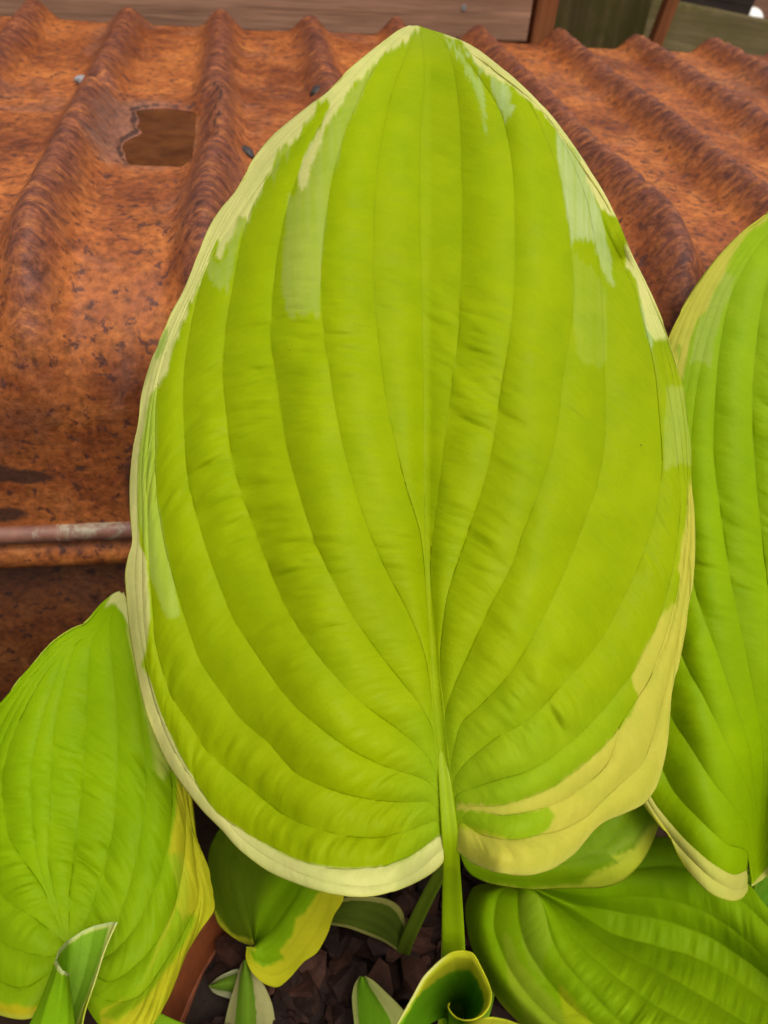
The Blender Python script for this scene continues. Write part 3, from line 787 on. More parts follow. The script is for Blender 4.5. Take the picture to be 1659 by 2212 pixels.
def dep_main(U, V, T, SI, Wf):
    p = (1790 - V) / 1735.0
    x = (U - 930) / 560.0
    d = 0.292 + 0.050 * p + 0.035 * np.clip(p, 0, 2) ** 2
    d = d + 0.027 * np.abs(x) ** 2.2 * (0.6 + 0.4 * np.clip(p, 0, 1)) - 0.012 * np.exp(-((np.abs(x) - 0.38) / 0.25) ** 2)
    d = d + 0.026 * np.clip((150 - V) / 95.0, 0, 2) ** 2
    # the lobes: bellied, with the rim flaring forwards again
    lob = np.clip((V - 1650) / 280.0, 0, 2)
    d = d + 0.006 * lob - 0.016 * lob ** 2 * (np.abs(U - 968) > 25) * sstep(25, 120, np.abs(U - 968))
    # hump and hollow on the right margin
    d = d - 0.006 * np.exp(-(((U - 1330) / 26) ** 2 + ((V - 500) / 40) ** 2)) + 0.006 * np.exp(-(((U - 1345) / 22) ** 2 + ((V - 565) / 24) ** 2))
    # midrib channel
    d = d + 0.003 * np.exp(-((U - (915 + np.clip(V - 1150, 0, 700) * 0.085)) / 26.0) ** 2) * sstep(200, 1200, V)
    # left margin rolled back a little in the middle
    d = d + 0.004 * np.exp(-((SI + Wf) / 0.9) ** 2) * sstep(600, 900, V) * (1 - sstep(1500, 1750, V))
    return d
leaf_main = build_leaf(cols, dep_main, col_main, nrow=560, res=5.0, bulge=0.0020, pucker=0.0014, ruffle=0.0022, seed=1, pfade=True, midstrip=10, plen=34, label='largest leaf, upright, lime green with an uneven cream edge')
petiole([(934, 1400, 0.3080), (941, 1480, 0.3048), (952, 1600, 0.2992), (962, 1700, 0.2948), (971, 1790, 0.2922), (974, 1830, 0.2940), (975, 1870, 0.3000), (977, 1950, 0.326), (979, 2060, 0.358), (975, 2200, 0.395), (960, 2330, 0.418)], [0.0016, 0.0024, 0.0036, 0.0049, 0.0062, 0.0064, 0.0066, 0.0085, 0.0109, 0.0130, 0.0140], leaf_main, (0.245, 0.355, 0.002), (0.42, 0.46, 0.05), 130, fade=70, groove=0.30)

# ---- leaf on the left ------------------------------------------------
BT = (578, 160)
cB = [frB(p) for p in [
    [(330, 1910), (150, 2180), (-150, 2080), (-330, 1700), (-300, 1200), (-150, 850), (0, 690), (120, 540), (240, 400), (340, 330), (410, 300), (480, 220), (540, 170), (568, 156)],
    [(328, 1895), (100, 2040), (-150, 1880), (-250, 1500), (-200, 1100), (-70, 800), (60, 640), (200, 470), (300, 370), (405, 312), (485, 226), (545, 176), (570, 158)],
    [(326, 1880), (200, 1890), (-20, 1800), (-150, 1500), (-130, 1150), (-20, 850), (120, 610), (260, 440), (400, 325), (490, 233), (550, 182), (571, 160)],
    [(322, 1850), (290, 1810), (180, 1720), (0, 1590), (-70, 1400), (-60, 1100), (20, 850), (180, 560), (400, 335), (495, 240), (553, 187), (572, 161)],
    [(320, 1845), (300, 1800), (200, 1560), (60, 1350), (12, 1100), (60, 850), (220, 540), (405, 345), (500, 246), (556, 190), (573, 162)],
    [(322, 1843), (290, 1750), (190, 1450), (150, 1150), (165, 900), (300, 480), (420, 355), (506, 252), (560, 193), (574, 163)],
    [(326, 1842), (295, 1740), (235, 1450), (240, 1200), (260, 800), (355, 420), (440, 350), (512, 258), (563, 196), (575, 163)],
    [(332, 1842), (330, 1620), (350, 1450), (390, 1100), (410, 800), (430, 420), (485, 320), (530, 240), (566, 198), (576, 164)],
    [(340, 1850), (420, 1700), (530, 1350), (560, 1000), (555, 700), (525, 400), (535, 270), (562, 205), (577, 165)],
    [(346, 1860), (450, 1840), (550, 1740), (620, 1550), (690, 1200), (695, 1000), (650, 600), (595, 340), (580, 240), (580, 168)],
    [(350, 1880), (500, 1900), (640, 1760), (740, 1550), (800, 1350), (820, 1100), (780, 850), (690, 560), (615, 350), (590, 240), (582, 168)],
    [(352, 1900), (520, 2010), (690, 1890), (810, 1700), (870, 1450), (880, 1200), (850, 1000), (780, 760), (665, 480), (602, 260), (584, 166)],
    [(354, 1915), (480, 2090), (660, 2080), (810, 1880), (900, 1720), (945, 1600), (920, 1400), (900, 1200), (870, 1010), (790, 780), (675, 480), (606, 260), (586, 164)],
    [(356, 1930), (430, 2150), (560, 2290), (700, 2240), (800, 2080), (880, 1880), (940, 1780), (1012, 1680), (1015, 1630), (990, 1480), (930, 1330), (912, 1120), (870, 980), (790, 800), (690, 500), (612, 260), (588, 162)]]]
YB = frB([(845, 1000), (838, 1200), (800, 1420), (830, 1400), (865, 1470), (850, 1600), (790, 1760), (700, 1960), (620, 2080), (480, 2150), (500, 2500), (1300, 2300), (1300, 1200), (900, 900)])
YBg = frB([(840, 1650), (790, 1780), (720, 1940), (600, 2090), (480, 2180), (560, 2200), (700, 2090), (820, 1920), (900, 1780), (935, 1700), (900, 1690), (860, 1720)])
YB2 = frB([(600, 330), (690, 740), (720, 850), (740, 1010), (770, 1060), (800, 1010), (800, 850), (870, 980), (870, 900), (650, 300)])
YB3 = frB([(-400, 2100), (0, 2110), (150, 2130), (330, 2100), (380, 2300), (-400, 2400)])
YB4 = frB([(520, 225), (545, 215), (590, 270), (640, 400), (660, 300), (600, 130), (560, 120), (500, 240)])
def col_B(U, V, T, SI, Wf, K):
    c = np.tile(G_SIDE, U.shape + (1,)) * (1 + 0.10 * fbm(U / 90, V / 140, 220))[..., None]
    c = mixc(c, (0.245, 0.36, 0.004), 0.6 * sstep(1750, 2150, V))
    c = mixc(c, YELLOW, 0.95 * pmask(U, V, YB, 500, 3.5))
    c = mixc(c, (0.40, 0.46, 0.02), 0.6 * pmask(U, V, frB([(800, 1420), (865, 1400), (900, 1500), (880, 1800), (760, 2000), (700, 1960), (850, 1600)]), 505, 5))
    c = mixc(c, (0.25, 0.38, 0.004), 0.85 * pmask(U, V, YBg, 510, 4))
    c = mixc(c, (0.42, 0.46, 0.06), 0.9 * pmask(U, V, YB2, 520, 3.5))
    c = mixc(c, (0.50, 0.40, 0.01), 0.95 * pmask(U, V, YB3, 530, 4))
    c = mixc(c, CREAM, pmask(U, V, YB4, 540, 2.0))
    e = np.where(SI == 0, 1 - Wf, 0)
    return mixc(c, (0.5, 0.52, 0.06), 0.7 * sstep(0.8, 0.97, e))
def dep_B(U, V, T, SI, Wf):
    d = 0.338 + 0.072 * (2060 - V) / 788.0
    x = (U - 190) / 270.0
    d = d + 0.016 * x * x + 0.012 * np.clip((1400 - V) / 120, 0, 1) ** 2
    d = d - 0.012 * np.exp(-((U - 40) / 130) ** 2) - 0.010 * np.exp(-((U - 330) / 110.0) ** 2)
    return d
leaf_B = build_leaf(cB, dep_B, col_B, nrow=280, res=6.0, bulge=0.0019, pucker=0.0018, ruffle=0.003, seed=11, plen=24, label='left-hand leaf with a broad yellow edge')
petiole([(150, 2060, 0.343), (190, 2120, 0.350), (400, 2240, 0.39), (760, 2340, 0.425)], [0.006, 0.0075, 0.010, 0.012], leaf_B)

# ---- leaf on the right ------------------------------------------------
cC = [
    [(1611, 1893), (1613, 1922), (1597, 1942), (1570, 1944), (1530, 1925), (1480, 1870), (1440, 1800), (1390, 1735), (1360, 1650), (1340, 1500), (1345, 1300), (1365, 1100), (1400, 900), (1440, 740), (1490, 640), (1540, 570), (1600, 505), (1659, 460), (1740, 405), (1840, 350)],
    [(1612, 1888), (1611, 1910), (1585, 1922), (1535, 1895), (1475, 1836), (1425, 1772), (1385, 1700), (1362, 1600), (1352, 1450), (1358, 1280), (1378, 1100), (1410, 900), (1448, 745), (1494, 643), (1544, 567), (1604, 503), (1670, 452), (1745, 403), (1840, 351)],
    [(1612, 1878), (1607, 1880), (1580, 1888), (1532, 1860), (1471, 1803), (1405, 1720), (1385, 1640), (1370, 1500), (1375, 1300), (1395, 1100), (1420, 900), (1457, 750), (1499, 648), (1549, 566), (1608, 502), (1680, 446), (1840, 352)],
    [(1614, 1850), (1607, 1833), (1567, 1821), (1519, 1777), (1458, 1711), (1425, 1640), (1405, 1500), (1408, 1300), (1422, 1100), (1440, 900), (1472, 755), (1511, 648), (1558, 569), (1615, 504), (1686, 447), (1840, 353)],
    [(1616, 1860), (1614, 1790), (1588, 1748), (1540, 1689), (1490, 1610), (1442, 1528), (1435, 1400), (1440, 1200), (1448, 1000), (1462, 870), (1488, 752), (1526, 648), (1570, 571), (1622, 508), (1691, 450), (1840, 354)],
    [(1617, 1865), (1625, 1790), (1618, 1713), (1575, 1620), (1522, 1510), (1469, 1403), (1460, 1250), (1465, 1050), (1478, 880), (1504, 752), (1541, 648), (1582, 573), (1630, 511), (1696, 453), (1840, 355)],
    [(1618, 1870), (1632, 1780), (1625, 1690), (1612, 1600), (1552, 1421), (1499, 1266), (1487, 1120), (1490, 980), (1503, 850), (1525, 742), (1557, 648), (1595, 577), (1640, 514), (1702, 456), (1840, 356)],
    [(1618, 1875), (1640, 1780), (1647, 1629), (1624, 1480), (1576, 1242), (1546, 1034), (1540, 945), (1552, 766), (1576, 647), (1612, 572), (1650, 518), (1708, 458), (1841, 357)],
    [(1619, 1880), (1650, 1790), (1668, 1630), (1680, 1450), (1659, 1272), (1647, 1183), (1630, 1004), (1624, 856), (1635, 725), (1653, 620), (1690, 530), (1750, 445), (1842, 358)],
    [(1620, 1890), (1658, 1800), (1690, 1600), (1705, 1300), (1715, 1000), (1730, 700), (1780, 500), (1843, 359)],
    [(1622, 1898), (1672, 1815), (1730, 1650), (1790, 1300), (1800, 1000), (1800, 700), (1815, 500), (1845, 359)],
    [(1622, 1904), (1680, 1840), (1780, 1740), (1880, 1400), (1890, 1000), (1870, 700), (1850, 500), (1847, 359)],
    [(1622, 1910), (1640, 1890), (1660, 1872), (1730, 1850), (1850, 1760), (1930, 1450), (1940, 1000), (1905, 700), (1870, 500), (1849, 360)],
    [(1622, 1914), (1642, 1902), (1662, 1892), (1730, 1880), (1860, 1820), (1960, 1500), (1970, 1000), (1930, 700), (1880, 500), (1850, 360)]]
YC2 = fr7([(759, 20), (759, 60), (690, 110), (640, 170), (600, 260), (560, 330), (540, 390), (500, 420), (470, 520), (452, 640), (430, 640), (350, 500), (560, 150)])
def col_C(U, V, T, SI, Wf, K):
    c = np.tile(np.array([0.258, 0.380, 0.001]), U.shape + (1,)) * (1 + 0.10 * fbm(U / 100, V / 160, 230))[..., None]
    c = mixc(c, (0.33, 0.46, 0.02), 0.5 * sstep(1100, 600, V) if False else 0.4 * (1 - sstep(600, 1000, V)))
    c = mixc(c, (0.50, 0.45, 0.06), 0.95 * pmask(U, V, YC2, 600, 3))
    c = mixc(c, PALE, 0.6 * pmask(U, V, fr7([(560, 330), (600, 260), (640, 260), (600, 380), (560, 500), (550, 590), (500, 570), (470, 590), (500, 450)]), 605, 4))
    c = mixc(c, (0.25, 0.36, 0.02), 0.8 * pmask(U, V, fr7([(425, 520), (445, 515), (440, 560), (430, 580)]), 606, 2))
    low = ((SI < 2) & (V > 1650)) | ((SI == K - 2) & (V > 1700))
    rg = 0.3 * fbm(T * 30, SI + Wf, 232)
    lowm = np.where(SI == 1, sstep(0.0, 0.08, 1 - Wf + 0.02), 1.0) * low
    c = mixc(c, (0.52, 0.48, 0.10), lowm)
    e = np.where(SI == 0, 1 - Wf, 0)
    c = mixc(c, (0.56, 0.52, 0.02), 0.8 * sstep(0.45, 0.8, e + rg * 0.4) * (V > 1650) * (1 - sstep(1850, 1900, V)))
    c = mixc(c, (0.60, 0.54, 0.05), 0.7 * sstep(0.85, 0.98, np.where((SI == 0), 1 - Wf, 0)))
    return c
def dep_C(U, V, T, SI, Wf):
    d = 0.352 + 0.042 * (1900 - V) / 1500.0
    x = (U - 1690) / 300.0
    d = d + 0.010 * x * x - 0.010 * np.exp(-((U - 1530) / 80.0) ** 2) * sstep(900, 1500, V)
    d = d + 0.022 * np.exp(-(((U - 1650) / 45.0) ** 2)) * sstep(1400, 1850, V)
    d = d + 0.014 * np.clip((620 - V) / 160, 0, 2) ** 2
    return d
leaf_C = build_leaf(cC, dep_C, col_C, nrow=330, res=6.0, bulge=0.0020, pucker=0.0008, ruffle=0.003, seed=21, plen=30, label='tall right-hand leaf overlapped by the largest leaf')
petiole([(1622, 1890, 0.382), (1600, 1950, 0.40), (1400, 2150, 0.425), (1080, 2320, 0.428)], [0.006, 0.0075, 0.010, 0.012], leaf_C)

# ---- leaf at the lower right -------------------------------------------
cD = [fr6(p) for p in [
    [(425, 590), (300, 598), (205, 618), (165, 720), (180, 860), (230, 1000), (330, 1180), (440, 1300), (620, 1500), (900, 1720), (1300, 1850), (2060, 1500)],
    [(428, 592), (265, 640), (222, 760), (240, 900), (300, 1040), (400, 1180), (520, 1300), (720, 1470), (1000, 1640), (1400, 1760), (2065, 1490)],
    [(431, 594), (330, 660), (305, 800), (330, 900), (400, 1050), (500, 1180), (620, 1293), (820, 1440), (1100, 1570), (1500, 1670), (2070, 1480)],
    [(434, 596), (425, 680), (432, 800), (470, 920), (560, 1060), (680, 1200), (800, 1293), (1000, 1410), (1300, 1530), (1600, 1600), (2075, 1470)],
    [(440, 598), (540, 680), (590, 860), (650, 980), (780, 1130), (920, 1270), (1100, 1400), (1400, 1510), (1700, 1560), (2078, 1460)],
    [(445, 600), (570, 690), (690, 860), (790, 960), (920, 1070), (1100, 1200), (1300, 1310), (1550, 1440), (1750, 1510), (2080, 1450)],
    [(450, 602), (640, 725), (830, 880), (960, 955), (1150, 1050), (1350, 1165), (1500, 1260), (1720, 1400), (1850, 1450), (2082, 1445)],
    [(455, 604), (700, 735), (900, 850), (1100, 905), (1300, 965), (1480, 1065), (1659, 1190), (1850, 1350), (2084, 1440)],
    [(458, 604), (720, 700), (950, 745), (1150, 785), (1350, 855), (1500, 945), (1659, 1065), (1850, 1250), (2086, 1430)],
    [(460, 602), (700, 655), (850, 670), (1050, 662), (1250, 700), (1450, 800), (1659, 980), (1850, 1180), (2088, 1420)],
    [(462, 600), (740, 590), (1020, 525), (1230, 520), (1450, 620), (1659, 810), (1880, 1060), (2090, 1410)],
    [(465, 596), (800, 470), (1100, 370), (1300, 410), (1560, 600), (1659, 720), (1920, 980), (2092, 1400)]]]
PD1 = fr6([(345, 840), (375, 845), (430, 980), (500, 1060), (600, 1180), (680, 1293), (900, 1500), (600, 1450), (470, 1293), (380, 1100)])
PD2 = fr6([(620, 1090), (660, 1120), (700, 1180), (790, 1293), (900, 1400), (760, 1400), (660, 1293)])
PD3 = fr6([(430, 640), (540, 660), (560, 760), (600, 900), (540, 980), (560, 1100), (480, 1000), (440, 850)])
def col_D(U, V, T, SI, Wf, K):
    c = np.tile(np.array([0.215, 0.360, 0.001]), U.shape + (1,)) * (1 + 0.12 * fbm(U / 80, V / 80, 240))[..., None]
    c = mixc(c, (0.255, 0.385, 0.004), 0.6 * sstep(1900, 2100, V + 0.15 * (U - 1200)))
    c = mixc(c, (0.30, 0.40, 0.02), 0.55 * pmask(U, V, PD3, 610, 5))
    c = mixc(c, (0.34, 0.42, 0.02), 0.7 * pmask(U, V, PD1, 620, 4))
    c = mixc(c, (0.44, 0.46, 0.01), 0.7 * pmask(U, V, PD2, 630, 4))
    e = np.where(SI == 0, 1 - Wf, 0)
    return mixc(c, (0.46, 0.46, 0.02), 0.8 * sstep(0.7, 0.95, e + 0.2 * fbm(T * 40, Wf * 2, 241)) * sstep(2110, 2190, V))
def dep_D(U, V, T, SI, Wf):
    d = 0.412 - 0.030 * (U - 1130) / 530.0 - 0.042 * (V - 1900) / 310.0
    s = SI + Wf
    d = d + 0.020 * np.exp(-((s - 7.4) / 1.6) ** 2) * sstep(1100, 1250, U) - 0.010 * np.exp(-((s - 4.2) / 1.5) ** 2)
    d = d + 0.020 * np.clip(1.6 - s, 0, 2) ** 2 * 0.5
    return d
leaf_D = build_leaf(cD, dep_D, col_D, nrow=300, res=6.0, bulge=0.0024, pucker=0.0010, ruffle=0.001, seed=31, plen=30, sharp=0.8, label='strongly puckered leaf spreading low to the right')
petiole([(1120, 1908, 0.4145), (1090, 1990, 0.425), (1050, 2150, 0.432), (1000, 2320, 0.425)], [0.005, 0.007, 0.009, 0.011], leaf_D)

# ---- leaf tucked under the right lobe ---------------------------------
cE = [
    [(990, 1832), (1003, 1870), (1022, 1893), (1060, 1909), (1110, 1918), (1160, 1922), (1230, 1919), (1300, 1918), (1345, 1903), (1382, 1868), (1405, 1830), (1430, 1765), (1450, 1690), (1475, 1600)],
    [(990, 1829), (1010, 1862), (1060, 1893), (1160, 1903), (1300, 1885), (1375, 1815), (1425, 1720), (1475, 1600)],
    [(990, 1826), (1030, 1855), (1160, 1875), (1290, 1840), (1365, 1760), (1415, 1690), (1475, 1600)],
    [(990, 1823), (1050, 1838), (1160, 1842), (1280, 1790), (1355, 1720), (1410, 1660), (1475, 1600)],
    [(990, 1820), (1070, 1800), (1170, 1790), (1270, 1730), (1350, 1670), (1410, 1630), (1475, 1600)],
    [(990, 1817), (1070, 1750), (1180, 1700), (1270, 1650), (1350, 1615), (1410, 1600), (1475, 1600)],
    [(990, 1814), (1040, 1710), (1150, 1630), (1260, 1580), (1350, 1565), (1420, 1575), (1475, 1598)]]
YE = fr6([(150, 560), (300, 600), (470, 625), (740, 605), (770, 565), (900, 505), (930, 490), (870, 470), (1000, 430), (1060, 330), (1100, 310), (1160, 260), (1300, 400), (1000, 700), (200, 700)])
def col_E(U, V, T, SI, Wf, K):
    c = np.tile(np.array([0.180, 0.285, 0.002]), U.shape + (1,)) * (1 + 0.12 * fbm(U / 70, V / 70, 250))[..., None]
    c = mixc(c, (0.25, 0.34, 0.02), 0.6 * pmask(U, V, fr6([(700, 460), (900, 420), (1000, 340), (1130, 240), (1130, 330), (900, 450)]), 640, 4))
    c = mixc(c, (0.45, 0.46, 0.03), 0.95 * pmask(U, V, YE, 650, 4))
    return c
def dep_E(U, V, T, SI, Wf):
    return 0.375 + 0.020 * (1850 - V) / 250 + 0.012 * np.clip((V - 1860) / 60, 0, 1.5) ** 2
leaf_E = build_leaf(cE, dep_E, col_E, nrow=160, res=7.0, bulge=0.0012, pucker=0.0008, seed=41, ruffle=0.001, label='shaded leaf under the right lobe of the largest leaf')
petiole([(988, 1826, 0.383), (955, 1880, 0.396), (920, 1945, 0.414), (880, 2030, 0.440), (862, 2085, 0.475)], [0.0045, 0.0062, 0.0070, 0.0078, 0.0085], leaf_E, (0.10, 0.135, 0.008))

# ---- small folded leaf ---------------------------------------------------
cF = [fr8(p) for p in [
    [(700, 300), (450, 150), (250, 170), (165, 290), (150, 400), (170, 560), (200, 680), (270, 750), (330, 783), (372, 797)],
    [(700, 304), (465, 190), (280, 210), (200, 320), (195, 430), (220, 580), (262, 690), (320, 758), (376, 795)],
    [(700, 307), (485, 245), (325, 280), (262, 380), (262, 480), (295, 620), (340, 725), (380, 792)],
    [(700, 310), (505, 300), (385, 350), (335, 430), (335, 530), (355, 640), (375, 730), (384, 788)],
    [(700, 320), (600, 400), (520, 500), (440, 610), (408, 690), (394, 745), (387, 785)],
    [(703, 328), (655, 425), (595, 540), (530, 640), (470, 720), (420, 765), (388, 790)],
    [(706, 334), (690, 445), (640, 560), (560, 680), (490, 775), (430, 815), (385, 800)],
    [(712, 342), (735, 475), (690, 600), (610, 730), (520, 850), (440, 880), (385, 850), (376, 802)],
    [(720, 350), (780, 505), (735, 650), (665, 780), (560, 905), (470, 945), (395, 900), (360, 850), (362, 802)],
    [(730, 360), (832, 540), (780, 650), (750, 740), (700, 830), (630, 880), (560, 960), (500, 1005), (430, 985), (372, 930), (347, 865), (350, 802)]]]
YF_ = fr8([(740, 470), (720, 515), (680, 570), (640, 630), (590, 660), (575, 740), (530, 800), (510, 835), (545, 860), (470, 890), (430, 905), (385, 880), (340, 760), (300, 1100), (900, 1000), (900, 500)])
YF2 = fr8([(170, 590), (215, 670), (270, 735), (390, 775), (390, 830), (200, 780), (140, 640)])
def col_F(U, V, T, SI, Wf, K):
    c = np.tile(np.array([0.20, 0.335, 0.003]), U.shape + (1,)) * (1 + 0.1 * fbm(U / 50, V / 50, 260))[..., None]
    c = mixc(c, (0.065, 0.085, 0.004), 0.8 * (1 - sstep(3.4, 4.1, SI + Wf)))  # left half painted darker olive for the shade on its turned-away side
    c = mixc(c, YELLOW * 1.02, 0.97 * pmask(U, V, YF_, 660, 4))
    c = mixc(c, (0.46, 0.44, 0.02), 0.9 * pmask(U, V, YF2, 670, 2.5))
    return c
def dep_F(U, V, T, SI, Wf):
    s = SI + Wf
    d = 0.398 + 0.020 * (V - 1900) / 200.0
    d = d + 0.010 * np.clip((4 - s) / 4, 0, 1) ** 1.2 - 0.014 * np.clip((s - 4) / 5, 0, 1)
    return d + 0.010 * np.exp(-((s - 4) / 0.9) ** 2)
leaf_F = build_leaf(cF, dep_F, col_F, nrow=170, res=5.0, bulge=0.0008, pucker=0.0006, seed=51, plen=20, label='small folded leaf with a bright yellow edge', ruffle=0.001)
petiole([(684, 1836, 0.405), (735, 1846, 0.430), (780, 1860, 0.460), (800, 1872, 0.505)], [0.004, 0.005, 0.006, 0.007], leaf_F, (0.13, 0.24, 0.006))

# ---- strap-like leaf near the mulch -----------------------------------------
cG = [fr8(p) for p in [
    [(1150, 790), (1148, 690), (1120, 610), (1060, 568), (960, 550), (860, 552), (780, 575), (640, 640)],
    [(1146, 800), (1132, 705), (1098, 632), (1040, 592), (950, 573), (855, 574), (775, 592), (640, 645)],
    [(1140, 808), (1115, 735), (1070, 675), (1000, 632), (920, 615), (840, 615), (765, 622), (638, 655)],
    [(1134, 818), (1095, 770), (1040, 718), (970, 682), (890, 662), (820, 655), (755, 652), (634, 665)],
    [(1128, 826), (1080, 790), (1030, 756), (955, 724), (860, 692), (790, 680), (750, 674), (630, 680)],
    [(1122, 832), (1078, 805), (1030, 775), (950, 743), (855, 708), (780, 694), (745, 688), (628, 690)]]]
def col_G(U, V, T, SI, Wf, K):
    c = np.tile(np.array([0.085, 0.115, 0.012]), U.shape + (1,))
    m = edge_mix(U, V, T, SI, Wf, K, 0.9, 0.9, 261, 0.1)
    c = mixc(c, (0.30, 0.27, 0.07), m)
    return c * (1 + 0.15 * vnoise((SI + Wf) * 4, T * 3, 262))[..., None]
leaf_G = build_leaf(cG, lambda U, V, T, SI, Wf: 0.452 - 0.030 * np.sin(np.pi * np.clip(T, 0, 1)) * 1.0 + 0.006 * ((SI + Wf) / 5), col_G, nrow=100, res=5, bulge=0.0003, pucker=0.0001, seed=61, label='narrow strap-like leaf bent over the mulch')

# ---- furled leaf, lower left --------------------------------------------------
cI = [frI(p) for p in [
    [(720, 1700), (700, 1400), (688, 1261), (660, 1050), (636, 880), (628, 790)],
    [(640, 1700), (640, 1400), (630, 1261), (622, 1050), (614, 880), (612, 782)],
    [(540, 1700), (525, 1400), (530, 1261), (555, 1050), (575, 880), (588, 762)],
    [(400, 1700), (360, 1400), (390, 1261), (450, 1060), (515, 860), (556, 715)],
    [(270, 1700), (235, 1400), (290, 1261), (380, 1070), (462, 860), (532, 660)],
    [(330, 1700), (330, 1400), (390, 1250), (470, 1050), (520, 830), (562, 570)],
    [(420, 1700), (450, 1400), (510, 1230), (580, 1000), (620, 760), (640, 482)],
    [(500, 1700), (540, 1400), (590, 1210), (670, 960), (730, 690), (765, 392)],
    [(560, 1700), (600, 1400), (650, 1200), (750, 920), (830, 630), (885, 341)],
    [(630, 1700), (660, 1400), (710, 1200), (820, 900), (920, 600), (1000, 316)],
    [(700, 1700), (720, 1400), (755, 1200), (865, 880), (965, 590), (1060, 306)],
    [(730, 1700), (745, 1400), (785, 1150), (880, 860), (975, 560), (1086, 310)]]]
def col_I(U, V, T, SI, Wf, K):
    c = np.tile(np.array([0.235, 0.42, 0.006]), U.shape + (1,)) * (1 + 0.1 * fbm(U / 40, V / 60, 270))[..., None]
    s = SI + Wf
    c = mixc(c, (0.235, 0.395, 0.03), 0.6 * sstep(5, 7, s))
    e = np.maximum(sstep(0.955, 0.975, T + 0.006 * vnoise(s * 6, T * 0, 271)), sstep(9.55, 9.75, s + 0.25 * vnoise(T * 12, s * 0, 272)))
    c = mixc(c, (0.60, 0.58, 0.16), e)
    c = mixc(c, (0.50, 0.52, 0.03), 0.9 * sstep(9.55, 9.75, s) * (1 - sstep(0.4, 0.65, T)))
    return mixc(c, (0.52, 0.60, 0.30), 0.6 * sstep(0.972, 0.985, T))
def dep_I(U, V, T, SI, Wf):
    s = SI + Wf
    front = np.interp(s, [0, 1, 2, 3, 4, 5, 6, 8, 10, 11], [0.286, 0.282, 0.279, 0.281, 0.290, 0.299, 0.303, 0.306, 0.303, 0.300])
    return front + 0.006 * (1 - T) + 0.030 * (T - 0.4) * sstep(4.5, 6.5, s)
leaf_I = build_leaf(cI, dep_I, col_I, nrow=180, res=4.0, bulge=0.00035, pucker=0.0002, seed=71, name='furled_leaf', label='young furled leaf with a pale rim in front of the left leaf', face=-1)
petiole([(110, 2290, 0.298), (250, 2380, 0.33), (550, 2420, 0.375), (800, 2380, 0.408)], [0.010, 0.008, 0.009, 0.010], leaf_I)

# ---- furled leaf, trumpet shaped ----------------------------------------------
rim = [(40, 1320, .330), (160, 1100, .332), (240, 960, .334), (330, 800, .337), (420, 640, .340), (520, 530, .343), (620, 440, .345), (720, 378, .346), (830, 365, .346), (930, 400, .344), (1010, 540, .341), (1080, 690, .337), (1112, 800, .333), (1092, 920, .329), (1020, 1015, .326), (930, 1058, .325), (840, 1066, .327), (765, 1042, .331), (705, 985, .335), (675, 925, .339), (690, 888, .343)]
cen = np.array([790.0, 860.0])
nR = len(rim)
thr = []
a_in = np.linspace(math.radians(215), math.radians(215 - 400), nR)
cols3 = []
for i, (x, y, d) in enumerate(rim):
    d = d - 0.012
    t = a_in[i]
    r1 = 120 if i < 16 else 90
    bx, by = 720 + 70 * math.cos(t), 1330 - 70 * math.sin(t)
    mx, my = 760 + 165 * math.cos(t) * (0.9 if i < 16 else 0.5), 960 - 150 * math.sin(t) * (0.9 if i < 16 else 0.5)
    cols3.append([(bx, by, 0.425), (0.55 * bx + 0.45 * mx, 0.55 * by + 0.45 * my, 0.405), (mx, my, 0.378), (0.45 * mx + 0.55 * x, 0.45 * my + 0.55 * y, (0.378 + d) / 2 - 0.003), (0.15 * mx + 0.85 * x, 0.15 * my + 0.85 * y, d + 0.002), (x, y, d)])
nrow = 90
C = np.stack([resample(np.array([(822.9 + x * .215, 1975 + y * .215, d * 1000) for x, y, d in c]), nrow) for c in cols3])   # nR,nrow,3
nc = 160
ci = np.linspace(0, nR - 1, nc)
CC = np.zeros((nrow, nc, 3))
for r_ in range(nrow):
    dense = catmull(C[:, r_], 10)
    for k_ in range(3):
        CC[r_, :, k_] = np.interp(ci, np.linspace(0, nR - 1, len(dense)), dense[:, k_])
Tt = np.linspace(0, 1, nrow)[:, None] * np.ones((1, nc)); Ss = np.ones((nrow, 1)) * ci[None]
dd = CC[..., 2] / 1000 - 0.0006 * np.abs(np.sin(Ss * 2.2)) * sstep(0.3, 0.6, Tt) * (1 - sstep(0.9, 1.0, Tt))
P = PX(CC[..., 0], CC[..., 1], dd)
me = mesh_np('furled_leaf', P.reshape(-1, 3) - CROWN, grid_quads(nrow, nc))
c = np.tile(np.array([0.145, 0.34, 0.006]), (nrow, nc, 1))
ym = sstep(0.0, 0.05, Tt - 0.845 + 0.05 * fbm(Ss * 1.6, Tt * 3, 280) + 0.06 * np.exp(-((Ss - 8) / 4.0) ** 2) - 0.10 * (1 - sstep(2, 4.5, Ss)) - 0.05 * sstep(15, 18, Ss))
c = mixc(c, (0.52, 0.50, 0.02), ym)
c = mixc(c, (0.66, 0.62, 0.20), sstep(0.965, 0.985, Tt) * (1 - sstep(5, 7, Ss)))
add_color(me, c.reshape(-1, 3))
leaf_H = link('furled_leaf', me, M_LEAF, plant)
leaf_H['label'] = 'young trumpet-shaped furled leaf with a yellow rim'
s = leaf_H.modifiers.new('thick', 'SOLIDIFY'); s.thickness = 0.0006; s.offset = 0

